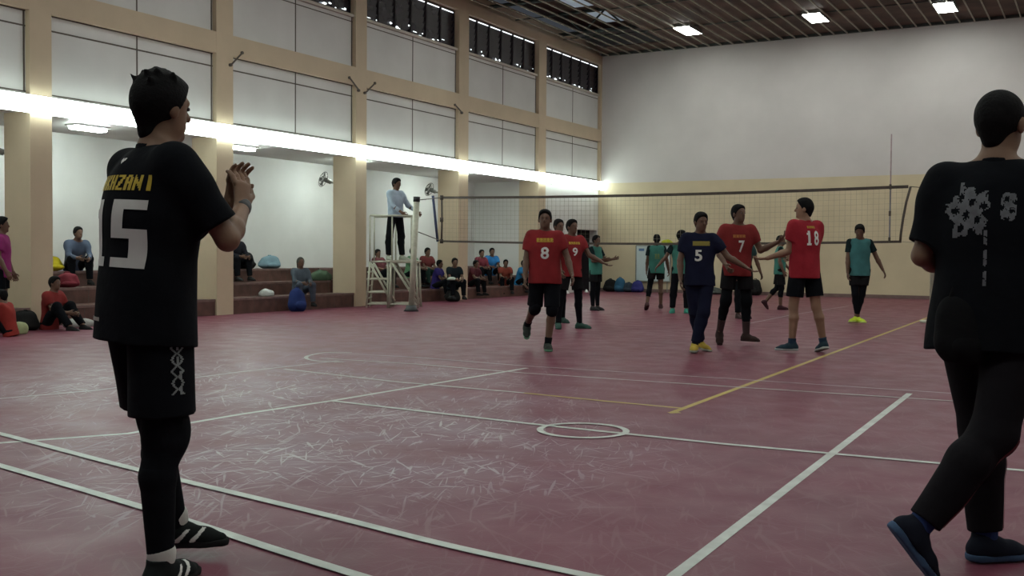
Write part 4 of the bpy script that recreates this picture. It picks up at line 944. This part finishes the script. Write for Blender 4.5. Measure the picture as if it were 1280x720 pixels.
lump('sports_bag', 'flat dark green bag on the middle step, right of the woman with the headscarf', 'bag', 400, 360, -15.0, .555, (.16, .32, .16), (.045, .075, .045))
lump('cloth', 'dark green bundle at the foot of the pillar right of the headscarf', 'bundle', 425, 378, -14.45, .0, (.15, .2, .16), (.05, .065, .045))
lump('cloth', 'pale heap of cloth and shoes on the floor right of the floor-sitting person', 'cloth', 97, 399, -13.7, .0, (.14, .26, .09), (.30, .30, .28))
lump('cloth', 'pale yellow-green ball of cloth on the floor below the orange-red child', 'cloth', 24, 397, -13.15, .0, (.09, .1, .12), (.30, .33, .18))
# white cones added in place of bright dots along the corner wall
for px in (697, 709, 721, 733, 742):
    p = onX(px, 368, XPAN+.30); c = MB(); c.tube([(0, 0, 0), (0, 0, .01), (0, 0, .012), (0, 0, .09)], .05, ENAM, 14, rs=[.075, .075, .055, .022])
    tag(c.build('dot_cone', None, (p[0], p[1], 0)), 'small white cone in place of a bright dot at the corner wall foot', 'marker', 'small white cones along the corner wall')
# white board against the end wall
b0 = onY(796, 307, YE-.06); b1 = onY(838, 352, YE-.06); bw = b1[0]-b0[0]; bh = b0[2]-b1[2]
wb = thing('whiteboard', 'white board on legs standing against the beige end wall', 'board', ((b0[0]+b1[0])/2, YE-.10, 0))
q = MB(); q.box((-bw/2, -.01, b1[2]), (bw/2, .02, b0[2]), mat('white_board_surface', (.42, .50, .50), .3, noise=.03)); q.build('surface', wb)
q = MB()
for a, b in (((-bw/2, 0, b1[2]), (bw/2, 0, b1[2])), ((-bw/2, 0, b0[2]), (bw/2, 0, b0[2])), ((-bw/2, 0, b1[2]), (-bw/2, 0, b0[2])), ((bw/2, 0, b1[2]), (bw/2, 0, b0[2]))): q.bar(a, b, .035, .035, GALV)
q.build('frame', wb)
for sx in (-1, 1): q = MB(); q.tube([(sx*bw*.42, 0, 0), (sx*bw*.42, 0, b1[2])], .015, GALV, 8); q.build('leg', wb)
q = MB(); q.box((-bw*.42, -.014, b0[2]-.17), (-bw*.26, -.0105, b0[2]-.09), mat('blue_mark', (.08, .16, .30), .6)); q.build('mark', wb)
G = Solid(); G.amp = .01; c_ = V3(bw/2-.12, 0, b0[2]+.07); G.ell(c_, (V3(1, 0, 0), V3(0, 1, 0), V3(0, 0, 1)), (.19, .06, .12), .03); G.cut(V3(0, 0, b0[2]+.02), (0, 0, -1))
tag(new('cloth', G.mesh('cloth', .012, mcol('yellow_green_cloth', (.36, .38, .03))), None, ((b0[0]+b1[0])/2, YE-.10, 0)), 'yellow-green bundle lying on top of the white board', 'cloth')
# shoulder bag of the man at right
pb = CAMP+ray(1200, 453)*3.86/1.0
bo_ = bag('shoulder_bag', 'black shoulder bag hanging at the left hip of the man at the right edge', 'bag', 0, 0, X=-1, z=0, w=.17, d=.12, h_=.24, col=(.008, .008, .009), hh=.008)
bo_.location = (pb[0], pb[1], pb[2]); bo_.rotation_euler = (0, 0, CAM_YAW)
for ch in list(bo_.children):
    if ch.name.startswith('handle'): bpy.data.objects.remove(ch)
q = MB(); q.tube([(-.04, 0, .2), (-.01, .01, .33), (.06, .02, .42)], .014, cloth('bag_strap', (.008, .008, .009)), 6); q.build('strap', bo_)
# dark conduit stubs at the beam corners
for i, (a, b) in enumerate((((303, 66), (289, 81)), ((437, 97), (449, 113)), ((469, 104), (457, 116)), ((569, 131), (578, 141)))):
    A, Bq = onX(*a, XL+.02), onX(*b, XL+.04); q = MB(); q.tube([(0, 0, 0), tuple(Bq-A)], .016, JOINT, 8)
    for e_ in (V3(0, 0, 0), Bq-A): q.tube([tuple(e_+V3(-.05, 0, 0)), tuple(e_+V3(.01, 0, 0))], .03, JOINT, 8)
    tag(q.build('wall_bracket', None, tuple(A)), ['slanted dark bracket on the beam above the raised hand', 'slanted dark bracket left of the pilaster above the referee', 'slanted dark bracket right of the pilaster above the referee', 'slanted dark bracket on the beam nearest the far corner'][i], 'bracket', 'slanted brackets on the beam')
